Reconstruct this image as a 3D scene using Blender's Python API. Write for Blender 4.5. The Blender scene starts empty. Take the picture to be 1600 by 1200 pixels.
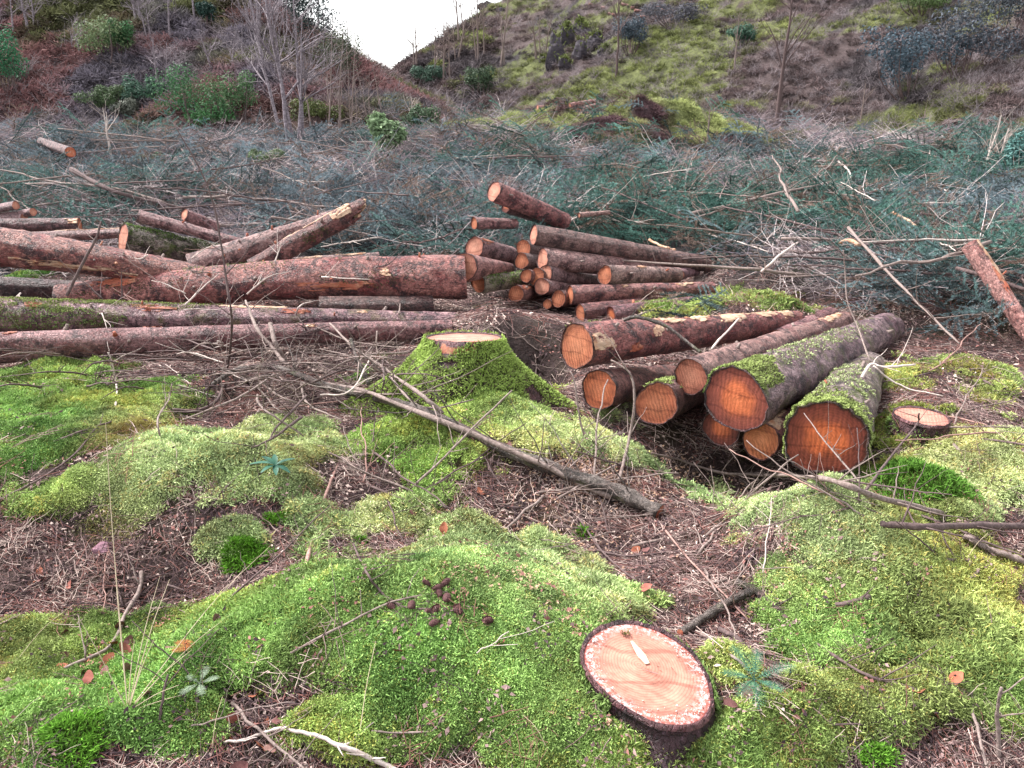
import bpy, math, random
import numpy as np
from mathutils import Vector, Matrix

random.seed(7)
RNG = np.random.default_rng(7)
C = bpy.context.scene.collection
SC = bpy.context.scene

# ------------------------------------------------------------------ camera, sky, sun, exposure
CAM_Z, PITCH, FPX = 1.7, math.radians(20.0), 1232.0
cam = bpy.data.cameras.new('camera')
cam.sensor_width = 36.0
cam.lens = 36.0 * FPX / 1600.0
cam.clip_start, cam.clip_end = 0.05, 2000.0
camo = bpy.data.objects.new('camera', cam)
C.objects.link(camo)
camo.location = (0, 0, CAM_Z)
camo.rotation_euler = (math.pi / 2 - PITCH, 0, 0)
SC.camera = camo

SUN_EL, SUN_AZ = math.radians(52), math.radians(-62)      # azimuth from +Y, positive towards +X
world = bpy.data.worlds.new('World')
SC.world = world
world.use_nodes = True
wn = world.node_tree
wn.nodes.clear()
w_out = wn.nodes.new('ShaderNodeOutputWorld')
w_bg = wn.nodes.new('ShaderNodeBackground')
w_sky = wn.nodes.new('ShaderNodeTexSky')
w_sky.sky_type = 'NISHITA'
w_sky.sun_disc = False
w_sky.sun_elevation = SUN_EL
w_sky.sun_rotation = SUN_AZ
w_sky.dust_density = 1.5
w_sky.air_density = 1.0
w_hs = wn.nodes.new('ShaderNodeHueSaturation')           # an overcast sky is nearly white
w_hs.inputs['Saturation'].default_value = 0.12
wn.links.new(w_sky.outputs[0], w_hs.inputs['Color'])
wn.links.new(w_hs.outputs[0], w_bg.inputs[0])
wn.links.new(w_bg.outputs[0], w_out.inputs[0])
w_bg.inputs[1].default_value = 0.072

sun = bpy.data.lights.new('sun', 'SUN')
sun.energy = 1.5
sun.angle = math.radians(12)
sun.color = (1.0, 0.96, 0.92)
suno = bpy.data.objects.new('sun', sun)
C.objects.link(suno)
sd = Vector((math.sin(SUN_AZ) * math.cos(SUN_EL), math.cos(SUN_AZ) * math.cos(SUN_EL), math.sin(SUN_EL)))
suno.rotation_euler = sd.to_track_quat('Z', 'Y').to_euler()

SC.view_settings.view_transform = 'Standard'
SC.view_settings.look = 'None'
SC.view_settings.gamma = 1.0
SC.view_settings.use_curve_mapping = False
SC.view_settings.exposure = 2.65
SC.cycles.max_bounces = 5
SC.cycles.diffuse_bounces = 3
SC.cycles.glossy_bounces = 2
SC.cycles.transmission_bounces = 2
SC.cycles.transparent_max_bounces = 4

# ------------------------------------------------------------------ numpy noise
def _hash(ix, iy, iz):
    n = (ix.astype(np.int64) * 374761393 + iy.astype(np.int64) * 668265263 + iz.astype(np.int64) * 2147483647 * 3) & 0xFFFFFFFF
    n = ((n ^ (n >> 13)) * 1274126177) & 0xFFFFFFFF
    n = ((n ^ (n >> 16)) * 2246822519) & 0xFFFFFFFF
    return ((n ^ (n >> 15)) & 0xFFFF) / 65535.0

def vnoise(x, y, z=0.0):
    x = np.asarray(x, float); y = np.asarray(y, float)
    z = np.zeros_like(x) + z
    x0, y0, z0 = np.floor(x), np.floor(y), np.floor(z)
    fx, fy, fz = x - x0, y - y0, z - z0
    fx = fx * fx * (3 - 2 * fx); fy = fy * fy * (3 - 2 * fy); fz = fz * fz * (3 - 2 * fz)
    r = 0.0
    for dx in (0, 1):
        for dy in (0, 1):
            for dz in (0, 1):
                w = (fx if dx else 1 - fx) * (fy if dy else 1 - fy) * (fz if dz else 1 - fz)
                r = r + w * _hash(x0 + dx, y0 + dy, z0 + dz)
    return r * 2 - 1

def fbm(x, y, s=1.0, octv=4, z=0.0, gain=0.5):
    a, t, f = 1.0, 0.0, s
    for k in range(octv):
        t = t + a * vnoise(np.asarray(x) * f + 17.3 * k, np.asarray(y) * f - 9.1 * k, np.asarray(z) * f + 3.7 * k)
        a *= gain; f *= 2.03
    return t

def sst(a, b, x):
    t = np.clip((x - a) / (b - a), 0, 1)
    return t * t * (3 - 2 * t)

# ------------------------------------------------------------------ from photograph pixels to places
cP, sP = math.cos(PITCH), math.sin(PITCH)
def ray(px, py):
    u, v = (px - 800) / FPX, (600 - py) / FPX
    return np.array([u, cP + v * sP, -sP + v * cP])
def at(px, py, Y):
    d = ray(px, py)
    return np.array([0, 0, CAM_Z]) + d * (Y / d[1])
def flat(px, py):
    d = ray(px, py)
    return np.array([0, 0, CAM_Z]) + d * (CAM_Z / -d[2])

# ------------------------------------------------------------------ terrain height
# swells: pixel of the centre on the z=0 plane, half sizes in pixels, height in metres
SWELLS = [
    (640, 1050, 330, 165, 0.30), (800, 990, 190, 100, 0.07), (360, 1020, 90, 70, 0.10), (40, 1240, 290, 200, 0.22), (880, 1130, 120, 110, 0.06), (1075, 1180, 150, 100, 0.15), (1140, 1110, 80, 80, 0.08),
    (330, 790, 230, 80, 0.26), (0, 770, 230, 170, 0.20), (730, 690, 170, 75, 0.17),
    (910, 750, 170, 55, 0.09), (1290, 885, 150, 80, 0.29), (1015, 1210, 130, 90, 0.07), (850, 715, 150, 45, 0.07), (1470, 980, 380, 150, 0.12),
    (1300, 1150, 260, 90, 0.05), (1500, 690, 230, 70, 0.16), (1440, 800, 80, 60, 0.13),
    (790, 520, 140, 34, 0.24), (1190, 500, 150, 30, 0.26), (1120, 705, 170, 60, -0.24),
    (1230, 610, 260, 90, -0.12), (835, 562, 60, 30, -0.5), (240, 980, 140, 130, -0.08),
    (930, 850, 170, 60, -0.04), (1480, 610, 130, 35, 0.12),
]
_sw = []
for (px, py, rx, ry, h) in SWELLS:
    c = flat(px, py)
    ax = abs(flat(px + rx, py)[0] - c[0])
    ay = 0.5 * abs(flat(px, py - ry)[1] - flat(px, min(py + ry, 1500))[1])
    _sw.append((c[0], c[1], ax, ay, h))

def hills(x, y):
    # left hill: rises behind y~28, its right flank runs down to the gap
    wob = fbm(x, y, 0.12, 3) * 2.0
    front = 0.52 * (y - 27.0 + wob) + 0.004 * np.maximum(y - 27, 0) ** 1.3
    side = 0.56 * (-2.3 - x) + 0.2 + 0.03 * wob - 0.05 * np.maximum(y - 30, 0)
    left = np.minimum(front, side)
    left = np.where(left > 0, left, 0)
    # right hill: its foot runs from the gap towards the near right
    nx, ny = 0.62, 0.785
    d = (x - 0.5) * nx + (y - 36.0) * ny
    rf = 0.50 * (d + wob * 0.6)
    rs = 0.9 + (x + 9.0) * 0.62 + 0.4 * wob * 0.3 + 0.02 * (y - 50)
    right = np.minimum(rf, rs)
    right = np.where(right > 0, right, 0)
    hh = np.maximum(left, right)
    hh = np.minimum(hh, 30 + 0.0 * hh)
    return hh

def zones(x, y):
    """0..1 weights: brash field, left hill, right hill"""
    edge = 8.6 - 2.4 * sst(1.2, 3.6, x) + 0.5 * fbm(x, y, 0.7, 2)
    br = sst(edge - 0.5, edge + 0.6, y) * (1 - sst(23.0, 27.0, y + 0.28 * np.maximum(x, 0) + 2.5 * fbm(x, y, 0.35, 3)))
    hl = sst(25, 28.5, y) * (1 - sst(-2.5, 0.5, x))
    hr = np.clip(sst(-2.5, 2.0, (x - 0.5) * 0.62 + (y - 36) * 0.785 + 1.0), 0, 1) * sst(-12, -6, x)
    return br, hl, hr

def H0(x, y):
    x = np.asarray(x, float); y = np.asarray(y, float)
    z = -0.10 * sst(4.5, 6.0, y) * (1 - sst(7.5, 10, y))
    z = z + 0.028 * np.maximum(y - 8, 0) * (1 - sst(30, 60, y)) + 0.6 * sst(30, 60, y)
    for (cx, cy, ax, ay, h) in _sw:
        d2 = ((x - cx) / ax) ** 2 + ((y - cy) / ay) ** 2
        z = z + h * np.exp(-1.3 * d2)
    near = 1 - sst(6, 11, y)
    z = z + near * (0.030 * fbm(x, y, 1.7, 3) + 0.012 * fbm(x, y, 8.0, 3))
    br, hl, hr = zones(x, y)
    z = z + br * (0.30 * fbm(x, y, 0.45, 3) + 0.10 + 0.10 * fbm(x, y, 1.6, 2))
    # mossy spoil heap in front of the right hill
    d2 = ((x - 2.2) / 4.6) ** 2 + ((y - 20.5) / 2.6) ** 2
    z = z + 0.95 * np.exp(-1.2 * d2) * (1 + 0.55 * fbm(x, y, 1.0, 3))
    d2 = ((x + 0.4) / 1.6) ** 2 + ((y - 17.5) / 1.6) ** 2
    z = z + 0.35 * np.exp(-1.2 * d2)
    z = z + hills(x, y) + np.maximum(hl, hr) * (0.30 * fbm(x, y, 0.35, 4) + 0.06 * fbm(x, y, 2.2, 2))
    return z

rows = np.concatenate([np.linspace(-6, 1.15, 40, endpoint=False), np.geomspace(1.15, 170, 640)])
cols = np.linspace(-1, 1, 470)
YY = np.repeat(rows[:, None], len(cols), 1)
def row_half(y): return 2.4 + 0.95 * np.maximum(y, 0)
XX = cols[None, :] * row_half(YY)
GRID = [H0(XX, YY)]
def H(x, y):
    """height of the ground sheet itself"""
    Z = GRID[0]; nr_, nc_ = Z.shape
    x = np.asarray(x, float); y = np.asarray(y, float)
    j = np.clip(np.searchsorted(rows, y) - 1, 0, nr_ - 2)
    fy = np.clip((y - rows[j]) / (rows[j + 1] - rows[j]), 0, 1)
    r = 0.0
    for d, w in ((0, 1 - fy), (1, fy)):
        u = np.clip((x / row_half(rows[j + d]) + 1) * 0.5 * (nc_ - 1), 0, nc_ - 1.001)
        i = u.astype(int); f = u - i
        r = r + w * (Z[j + d, i] * (1 - f) + Z[j + d, i + 1] * f)
    return r
_YS = np.geomspace(0.9, 150, 400)
def P(px, py, h=0.0):
    """where the ray through a pixel of the photograph meets the ground, raised by h"""
    d = ray(px, py)
    ys = _YS
    for it in range(2):
        t = ys / d[1]
        zz = CAM_Z + d[2] * t - H(d[0] * t, ys) - h
        k = np.where(zz <= 0)[0]
        if len(k) == 0: T = t[-1]; break
        i = k[0]
        if i == 0: T = t[0]; break
        a = zz[i - 1] / (zz[i - 1] - zz[i] + 1e-9)
        T = t[i - 1] + a * (t[i] - t[i - 1])
        ys = np.linspace(ys[i - 1], ys[i], 12)
    return np.array([d[0] * T, d[1] * T, CAM_Z + d[2] * T])

def hz(x, y):
    return float(H(np.array([x]), np.array([y]))[0])

# ------------------------------------------------------------------ moss cover
# pixel centre, half sizes, strength, tint number
TINTS = {'green': (0.175, 0.265, 0.078), 'pale': (0.345, 0.410, 0.195), 'yellow': (0.245, 0.300, 0.100),
         'bright': (0.300, 0.405, 0.105), 'vivid': (0.085, 0.205, 0.020), 'brown': (0.235, 0.170, 0.075), 'dark': (0.065, 0.100, 0.032)}
MOSS = [
    (650, 990, 250, 110, 1.0, 'green'), (760, 1100, 230, 130, 1.0, 'green'), (880, 930, 100, 80, 0.8, 'pale'),
    (700, 880, 180, 45, 0.9, 'pale'), (430, 960, 110, 60, 1.0, 'green'), (560, 1160, 150, 60, 0.9, 'green'),
    (830, 1180, 160, 70, 1.0, 'green'), (900, 1060, 90, 110, 1.2, 'green'), (960, 1170, 80, 40, 1.1, 'green'), (80, 1120, 200, 130, 1.3, 'green'), (40, 1040, 130, 70, 1.2, 'yellow'), (150, 1170, 140, 70, 1.2, 'green'), (1010, 1180, 120, 70, 1.1, 'green'), (1130, 1150, 70, 70, 1.0, 'green'),
    (250, 1180, 80, 40, 0.7, 'yellow'), (330, 730, 160, 75, 1.0, 'pale'), (210, 760, 90, 60, 0.8, 'pale'), (430, 770, 90, 50, 0.7, 'pale'),
    (190, 690, 90, 40, 0.75, 'brown'), (140, 830, 120, 35, 0.5, 'brown'), (60, 700, 110, 90, 1.0, 'green'), (40, 610, 90, 40, 1.0, 'green'), (60, 790, 90, 45, 0.8, 'yellow'),
    (210, 655, 70, 25, 0.7, 'pale'), (330, 870, 80, 40, 0.8, 'pale'), (110, 920, 70, 40, 0.45, 'yellow'), (500, 830, 70, 40, 0.5, 'pale'), (600, 830, 90, 30, 0.7, 'pale'),
    (650, 690, 70, 50, 0.75, 'green'), (560, 585, 50, 25, 0.6, 'green'), (725, 650, 130, 70, 1.2, 'bright'), (840, 670, 80, 30, 1.0, 'pale'), (880, 690, 110, 30, 0.9, 'pale'), (980, 725, 60, 20, 0.6, 'pale'),
    (700, 740, 50, 20, 0.5, 'green'), (1270, 830, 120, 70, 1.1, 'pale'), (1330, 850, 90, 60, 1.0, 'pale'), (1120, 830, 80, 40, 0.7, 'pale'), (1180, 880, 70, 40, 0.7, 'green'),
    (1290, 940, 150, 70, 0.9, 'green'), (1420, 920, 160, 70, 0.95, 'yellow'), (1540, 920, 110, 70, 0.9, 'yellow'), (1350, 1030, 150, 60, 0.75, 'green'), (1500, 1010, 130, 60, 0.7, 'yellow'),
    (1200, 1160, 130, 60, 0.9, 'green'), (1340, 1150, 130, 60, 0.8, 'yellow'), (1080, 1180, 90, 40, 0.9, 'green'), (1480, 1130, 120, 60, 0.6, 'yellow'), (1150, 1080, 50, 50, 0.6, 'yellow'), (1570, 1120, 60, 60, 0.6, 'green'),
    (1440, 770, 60, 40, 0.8, 'green'), (1560, 760, 80, 40, 0.9, 'pale'), (1580, 700, 60, 25, 0.5, 'pale'), (1500, 790, 50, 25, 0.7, 'pale'), (1430, 670, 90, 22, 0.8, 'green'), (1420, 600, 80, 25, 0.6, 'yellow'), (1520, 600, 70, 30, 0.7, 'yellow'), (1580, 650, 60, 20, 0.5, 'yellow'),
    (1150, 470, 60, 18, 0.9, 'yellow'), (1240, 465, 40, 12, 0.5, 'yellow'), (830, 820, 60, 20, 0.35, 'green'), (940, 650, 60, 25, 0.5, 'pale'), (500, 590, 60, 12, 0.35, 'green'), (690, 800, 60, 20, 0.3, 'green'), (1020, 940, 60, 20, 0.3, 'green'),
    (20, 445, 30, 12, 0.9, 'green'), (-180, 720, 150, 110, 0.9, 'green'), (-220, 1080, 190, 110, 0.8, 'yellow'), (1800, 800, 130, 80, 0.8, 'pale'), (1800, 1080, 170, 100, 0.8, 'yellow'), (570, 385, 60, 14, 0.5, 'yellow'),
]
_mo = []
for (px, py, rx, ry, s, tn) in MOSS:
    c = P(px, py); e = P(px + rx, py); n_ = P(px, py - ry); f_ = P(px, py + ry)
    _mo.append((c[0], 0.5 * (n_[1] + f_[1]), abs(e[0] - c[0]), max(0.06, 0.5 * abs(n_[1] - f_[1])), s, TINTS[tn]))

def moss(x, y):
    """cover 0..1 and tint"""
    best = np.zeros_like(x); tot = np.zeros_like(x) + 1e-6
    col = np.zeros(x.shape + (3,))
    wx = x + 0.10 * fbm(x, y, 2.5, 2); wy = y + 0.10 * fbm(x + 9, y, 2.5, 2)
    for (cx, cy, ax, ay, s, t) in _mo:
        g = s * np.exp(-0.75 * (((wx - cx) / ax) ** 2 + ((wy - cy) / ay) ** 2))
        best = np.maximum(best, g)
        w = g ** 2 + 1e-9
        tot += w
        col += w[..., None] * np.array(t)
    n = fbm(x, y, 2.6, 5, gain=0.62)
    m = sst(0.30, 0.50, best + 0.24 * n - 0.24 * sst(0.34, 0.75, fbm(x + 23, y + 5, 4.0, 4, gain=0.6)))
    col = col / tot[..., None]
    return m, col

_m, _ = moss(XX, YY)
_m = _m * ((YY < 9.5) & (YY > 0.3))
GRID[0] = GRID[0] + _m * (0.034 + 0.034 * vnoise(XX * 4.5, YY * 4.5) + 0.018 * vnoise(XX * 10, YY * 10) + 0.009 * vnoise(XX * 20, YY * 20))

# the soil stays below the cut of the nearest stump
_sc = at(1012, 1046, 1.72)
_dx, _dy = XX - _sc[0], YY - _sc[1]
_r = np.hypot(_dx, _dy)
_lim = _sc[2] - 0.15 * _dx + 0.13 * _dy - 0.055 + np.maximum(0, _r - 0.20) * 0.9 + 9.0 * (_r > 0.6)
GRID[0] = np.minimum(GRID[0], _lim)

# ------------------------------------------------------------------ mesh helpers
def raw_mesh(name, v, tris=None, quads=None):
    v = np.asarray(v, np.float32)
    me = bpy.data.meshes.new(name)
    me.vertices.add(len(v))
    me.vertices.foreach_set('co', v.ravel())
    nq = 0 if quads is None else len(quads)
    nt = 0 if tris is None else len(tris)
    if nq + nt:
        me.loops.add(nq * 4 + nt * 3)
        me.polygons.add(nq + nt)
        parts = []
        if nq: parts.append(np.asarray(quads, np.int32).ravel())
        if nt: parts.append(np.asarray(tris, np.int32).ravel())
        me.loops.foreach_set('vertex_index', np.concatenate(parts))
        st = np.concatenate([np.arange(nq) * 4, nq * 4 + np.arange(nt) * 3]).astype(np.int32)
        me.polygons.foreach_set('loop_start', st)
        me.polygons.foreach_set('use_smooth', np.ones(nq + nt, bool))
    me.update(calc_edges=True)
    return me

class MB:
    """collects pieces of one mesh"""
    def __init__(s):
        s.v, s.q, s.t, s.n = [], [], [], 0
        s.a = {}
    def add(s, v, quads=None, tris=None, **attrs):
        v = np.asarray(v, float).reshape(-1, 3)
        if quads is not None and len(quads): s.q.append(np.asarray(quads, int) + s.n)
        if tris is not None and len(tris): s.t.append(np.asarray(tris, int) + s.n)
        s.v.append(v)
        for k, val in attrs.items():
            s.a.setdefault(k, []).append((s.n, np.asarray(val, float)))
        s.n += len(v)
    def tube(s, pts, rad, n=6, cap=True):
        pts = np.asarray(pts, float); m = len(pts)
        rad = np.zeros(m) + np.asarray(rad, float)
        tan = np.gradient(pts, axis=0)
        tan /= np.linalg.norm(tan, axis=1)[:, None] + 1e-12
        ref = np.array([0, 0, 1.0]) if abs(tan[:, 2]).mean() < 0.8 else np.array([1.0, 0, 0])
        u = np.cross(tan, ref); u /= np.linalg.norm(u, axis=1)[:, None] + 1e-12
        w = np.cross(u, tan)
        a = np.arange(n) * 2 * np.pi / n
        ring = pts[:, None, :] + rad[:, None, None] * (np.cos(a)[None, :, None] * u[:, None, :] + np.sin(a)[None, :, None] * w[:, None, :])
        v = ring.reshape(-1, 3)
        i = np.arange(m - 1)[:, None] * n; j = np.arange(n)[None, :]; k = (j + 1) % n
        q = np.stack([i + j, i + k, i + n + k, i + n + j], -1).reshape(-1, 4)
        tr = None
        if cap:
            v = np.vstack([v, pts[0], pts[-1]])
            c0, c1 = m * n, m * n + 1
            jj = np.arange(n)
            tr = np.vstack([np.stack([jj * 0 + c0, (jj + 1) % n, jj], -1), np.stack([jj * 0 + c1, (m - 1) * n + jj, (m - 1) * n + (jj + 1) % n], -1)])
        s.add(v, q, tr)
    def build(s, name, material, parent=None, link=True):
        v = np.vstack(s.v)
        me = raw_mesh(name, v, np.vstack(s.t) if s.t else None, np.vstack(s.q) if s.q else None)
        for k, lst in s.a.items():
            dim = lst[0][1].ndim
            if dim == 1:
                at_ = me.attributes.new(k, 'FLOAT', 'POINT'); buf = np.zeros(len(v), np.float32)
                for off, val in lst: buf[off:off + len(val)] = val
                at_.data.foreach_set('value', buf)
            else:
                at_ = me.attributes.new(k, 'FLOAT_COLOR', 'POINT'); buf = np.ones((len(v), 4), np.float32)
                for off, val in lst: buf[off:off + len(val), :3] = val
                at_.data.foreach_set('color', buf.ravel())
        me.materials.append(material)
        o = bpy.data.objects.new(name, me)
        if link: C.objects.link(o)
        if parent is not None: o.parent = parent
        return o

def tag(o, label=None, cat=None, group=None, kind=None):
    if label: o['label'] = label
    if cat: o['category'] = cat
    if group: o['group'] = group
    if kind: o['kind'] = kind
    return o

def empty(name, loc=(0, 0, 0), rot=None):
    o = bpy.data.objects.new(name, None)
    o.empty_display_size = 0.1
    C.objects.link(o)
    o.location = loc
    if rot is not None: o.rotation_euler = rot
    return o

def copy_tree(o, parent=None):
    c = o.copy(); C.objects.link(c)
    if parent is not None: c.parent = parent
    for ch in list(KIDS.get(o.name, [])):
        d = ch.copy(); C.objects.link(d); d.parent = c
        for g in KIDS.get(ch.name, []):
            e = g.copy(); C.objects.link(e); e.parent = d
    return c
KIDS = {}
def kid(parent, child):
    KIDS.setdefault(parent.name, []).append(child)
    child.parent = parent
    return child

def unit(v):
    v = np.asarray(v, float)
    return v / (np.linalg.norm(v, axis=-1, keepdims=True) + 1e-12)

# ------------------------------------------------------------------ materials
def new_mat(name):
    m = bpy.data.materials.new(name); m.use_nodes = True
    nt = m.node_tree; nt.nodes.clear()
    out = nt.nodes.new('ShaderNodeOutputMaterial')
    b = nt.nodes.new('ShaderNodeBsdfPrincipled')
    b.inputs['Roughness'].default_value = 0.85
    b.inputs['Specular IOR Level'].default_value = 0.25
    nt.links.new(b.outputs[0], out.inputs[0])
    return m, nt, b, out
class N:
    def __init__(s, nt): s.nt = nt
    def node(s, t, **kw):
        n = s.nt.nodes.new(t)
        for k, v in kw.items(): setattr(n, k, v)
        return n
    def link(s, a, b): s.nt.links.new(a, b)
    def set(s, sock, v):
        if hasattr(v, 'is_output'): s.link(v, sock)
        elif isinstance(v, (tuple, list)) and len(v) == 3 and len(getattr(sock, 'default_value', (0, 0, 0))) == 4: sock.default_value = (*v, 1)
        else: sock.default_value = v
    def coord(s, scale=(1, 1, 1), which='Object'):
        tc = s.node('ShaderNodeTexCoord'); mp = s.node('ShaderNodeMapping')
        mp.inputs['Scale'].default_value = scale
        s.link(tc.outputs[which], mp.inputs[0])
        return mp.outputs[0]
    def noise(s, vec, scale, detail=4, rough=0.55, dist=0.0):
        n = s.node('ShaderNodeTexNoise')
        s.link(vec, n.inputs['Vector'])
        n.inputs['Scale'].default_value = scale; n.inputs['Detail'].default_value = detail
        n.inputs['Roughness'].default_value = rough; n.inputs['Distortion'].default_value = dist
        return n.outputs['Fac']
    def vor(s, vec, scale, feature='F1', out='Distance'):
        n = s.node('ShaderNodeTexVoronoi', feature=feature)
        s.link(vec, n.inputs['Vector']); n.inputs['Scale'].default_value = scale
        return n.outputs[out]
    def ramp(s, fac, stops):
        n = s.node('ShaderNodeValToRGB')
        e = n.color_ramp.elements
        while len(e) < len(stops): e.new(0.5)
        for el, (p, c) in zip(e, stops):
            el.position = p
            el.color = (c, c, c, 1) if not isinstance(c, (tuple, list)) else (*c, 1)
        s.link(fac, n.inputs[0])
        return n.outputs[0]
    def mix(s, f, a, b, mode='MIX'):
        n = s.node('ShaderNodeMix', data_type='RGBA', blend_type=mode)
        n.clamp_factor = True
        s.set(n.inputs[0], f); s.set(n.inputs[6], a); s.set(n.inputs[7], b)
        return n.outputs[2]
    def math(s, op, a, b=0.0):
        n = s.node('ShaderNodeMath', operation=op)
        s.set(n.inputs[0], a); s.set(n.inputs[1], b)
        return n.outputs[0]
    def attr(s, name, typ='GEOMETRY', out='Color'):
        n = s.node('ShaderNodeAttribute', attribute_type=typ, attribute_name=name)
        return n.outputs[out]
    def objcol(s): return s.node('ShaderNodeObjectInfo').outputs['Color']
    def rnd(s): return s.node('ShaderNodeObjectInfo').outputs['Random']
    def bump(s, h, b, strength=0.6, dist=0.01):
        n = s.node('ShaderNodeBump'); n.inputs['Strength'].default_value = strength; n.inputs['Distance'].default_value = dist
        s.link(h, n.inputs['Height']); s.link(n.outputs[0], b.inputs['Normal'])

def mat_ground():
    m, nt, b, o = new_mat('ground'); n = N(nt)
    v = n.coord()
    col = n.attr('Col')
    f1 = n.noise(v, 55, 5, 0.7); f2 = n.noise(v, 6, 4)
    c = n.mix(1.0, col, n.ramp(f1, [(0.30, 0.35), (0.52, 0.95), (0.75, 1.75)]), 'MULTIPLY')
    c = n.mix(1.0, c, n.ramp(f2, [(0.3, 0.7), (0.7, 1.3)]), 'MULTIPLY')
    n.link(c, b.inputs['Base Color']); b.inputs['Roughness'].default_value = 0.95
    n.bump(n.math('ADD', f1, n.math('MULTIPLY', n.noise(v, 16, 4), 2.0)), b, 0.9, 0.03)
    return m

def mat_foliage(name, inst, base=None, root=(0.060, 0.045, 0.020), rough=0.7, trans=0.15, rootmix=0.85):
    m, nt, b, o = new_mat(name); n = N(nt)
    tint = n.attr('tint', 'INSTANCER' if inst else 'GEOMETRY') if base is None else None
    col = tint if base is None else n.mix(1.0, base, n.ramp(n.rnd(), [(0, 0.75), (1, 1.2)]), 'MULTIPLY')
    tip = n.attr('tip', 'GEOMETRY', 'Fac')
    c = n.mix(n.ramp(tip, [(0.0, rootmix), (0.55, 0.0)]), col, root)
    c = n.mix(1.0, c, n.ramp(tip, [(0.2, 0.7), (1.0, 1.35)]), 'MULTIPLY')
    var = n.noise(n.coord(which='Object'), 45, 2)
    c = n.mix(1.0, c, n.ramp(var, [(0.3, 0.75), (0.7, 1.25)]), 'MULTIPLY')
    n.link(c, b.inputs['Base Color']); b.inputs['Roughness'].default_value = rough; b.inputs['Specular IOR Level'].default_value = 0.12
    t = n.node('ShaderNodeBsdfTranslucent'); n.link(c, t.inputs[0])
    mx = n.node('ShaderNodeMixShader'); mx.inputs[0].default_value = trans
    n.link(b.outputs[0], mx.inputs[1]); n.link(t.outputs[0], mx.inputs[2]); n.link(mx.outputs[0], o.inputs[0])
    return m

def mat_bark(name, lo, mid, hi, plate=22.0, stretch=0.6, red=(0.16, 0.04, 0.035), lichen=0.35, moss_amt=0.0):
    m, nt, b, o = new_mat(name); n = N(nt)
    v0 = n.coord((1, 1, stretch)); v1 = n.coord()
    wn_ = n.node('ShaderNodeTexNoise'); n.link(v1, wn_.inputs['Vector']); wn_.inputs['Scale'].default_value = plate * 0.7; wn_.inputs['Detail'].default_value = 3
    sub = n.node('ShaderNodeVectorMath', operation='MULTIPLY_ADD'); n.link(wn_.outputs['Color'], sub.inputs[0])
    sub.inputs[1].default_value = (1.6 / plate,) * 3; n.link(v0, sub.inputs[2])
    v = sub.outputs[0]
    cellv = n.node('ShaderNodeTexVoronoi'); n.link(v, cellv.inputs['Vector']); cellv.inputs['Scale'].default_value = plate * 2.0
    edge = n.vor(v, plate * 2.0, 'DISTANCE_TO_EDGE')
    nz = n.noise(v1, plate * 1.1, 7, 0.72); big = n.noise(v1, 4.0, 6, 0.68); fine = n.noise(v1, 150, 5, 0.75)
    grain = n.noise(n.coord((1, 1, 0.25)), 38, 5, 0.7)
    sep = n.node('ShaderNodeSeparateColor'); n.link(cellv.outputs['Color'], sep.inputs[0])
    base = n.mix(n.ramp(nz, [(0.36, 0.0), (0.66, 1.0)]), mid, hi)
    base = n.mix(n.ramp(big, [(0.48, 0.0), (0.58, 0.85)]), base, red)
    base = n.mix(1.0, base, n.ramp(sep.outputs[0], [(0.0, 0.62), (0.5, 1.0), (1.0, 1.35)]), 'MULTIPLY')
    dark = n.ramp(n.math('ADD', n.math('MULTIPLY', edge, 0.9), n.math('MULTIPLY', nz, 0.45)), [(0.18, 0.75), (0.27, 0.0)])
    base = n.mix(dark, base, lo)
    base = n.mix(n.ramp(n.noise(v1, 8.5, 8, 0.8), [(0.515, 0.0), (0.56, 0.92)]), base, lo)
    base = n.mix(n.ramp(grain, [(0.56, 0.0), (0.66, 0.75)]), base, lo)
    spk = n.ramp(n.noise(v1, 75, 4, 0.6), [(0.60, 0.0), (0.68, lichen)])
    base = n.mix(spk, base, (0.50, 0.45, 0.45))
    if moss_amt > 0:
        gm = n.noise(v1, 5.5, 7, 0.75)
        base = n.mix(n.ramp(gm, [(0.62 - 0.22 * moss_amt, 0.0), (0.72 - 0.2 * moss_amt, 0.8)]), base, (0.13, 0.155, 0.045))
    base = n.mix(1.0, base, n.objcol(), 'MULTIPLY')
    base = n.mix(1.0, base, n.ramp(fine, [(0.3, 0.6), (0.7, 1.45)]), 'MULTIPLY')
    n.link(base, b.inputs['Base Color'])
    b.inputs['Roughness'].default_value = 0.5; b.inputs['Specular IOR Level'].default_value = 0.45
    h = n.math('ADD', n.math('MULTIPLY', n.ramp(edge, [(0.0, 0.0), (0.12, 1.0)]), 0.35), n.math('ADD', n.math('MULTIPLY', sep.outputs[0], 0.35), n.math('ADD', nz, n.math('MULTIPLY', fine, 0.4))))
    n.bump(h, b, 1.0, 0.022)
    return m

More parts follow.
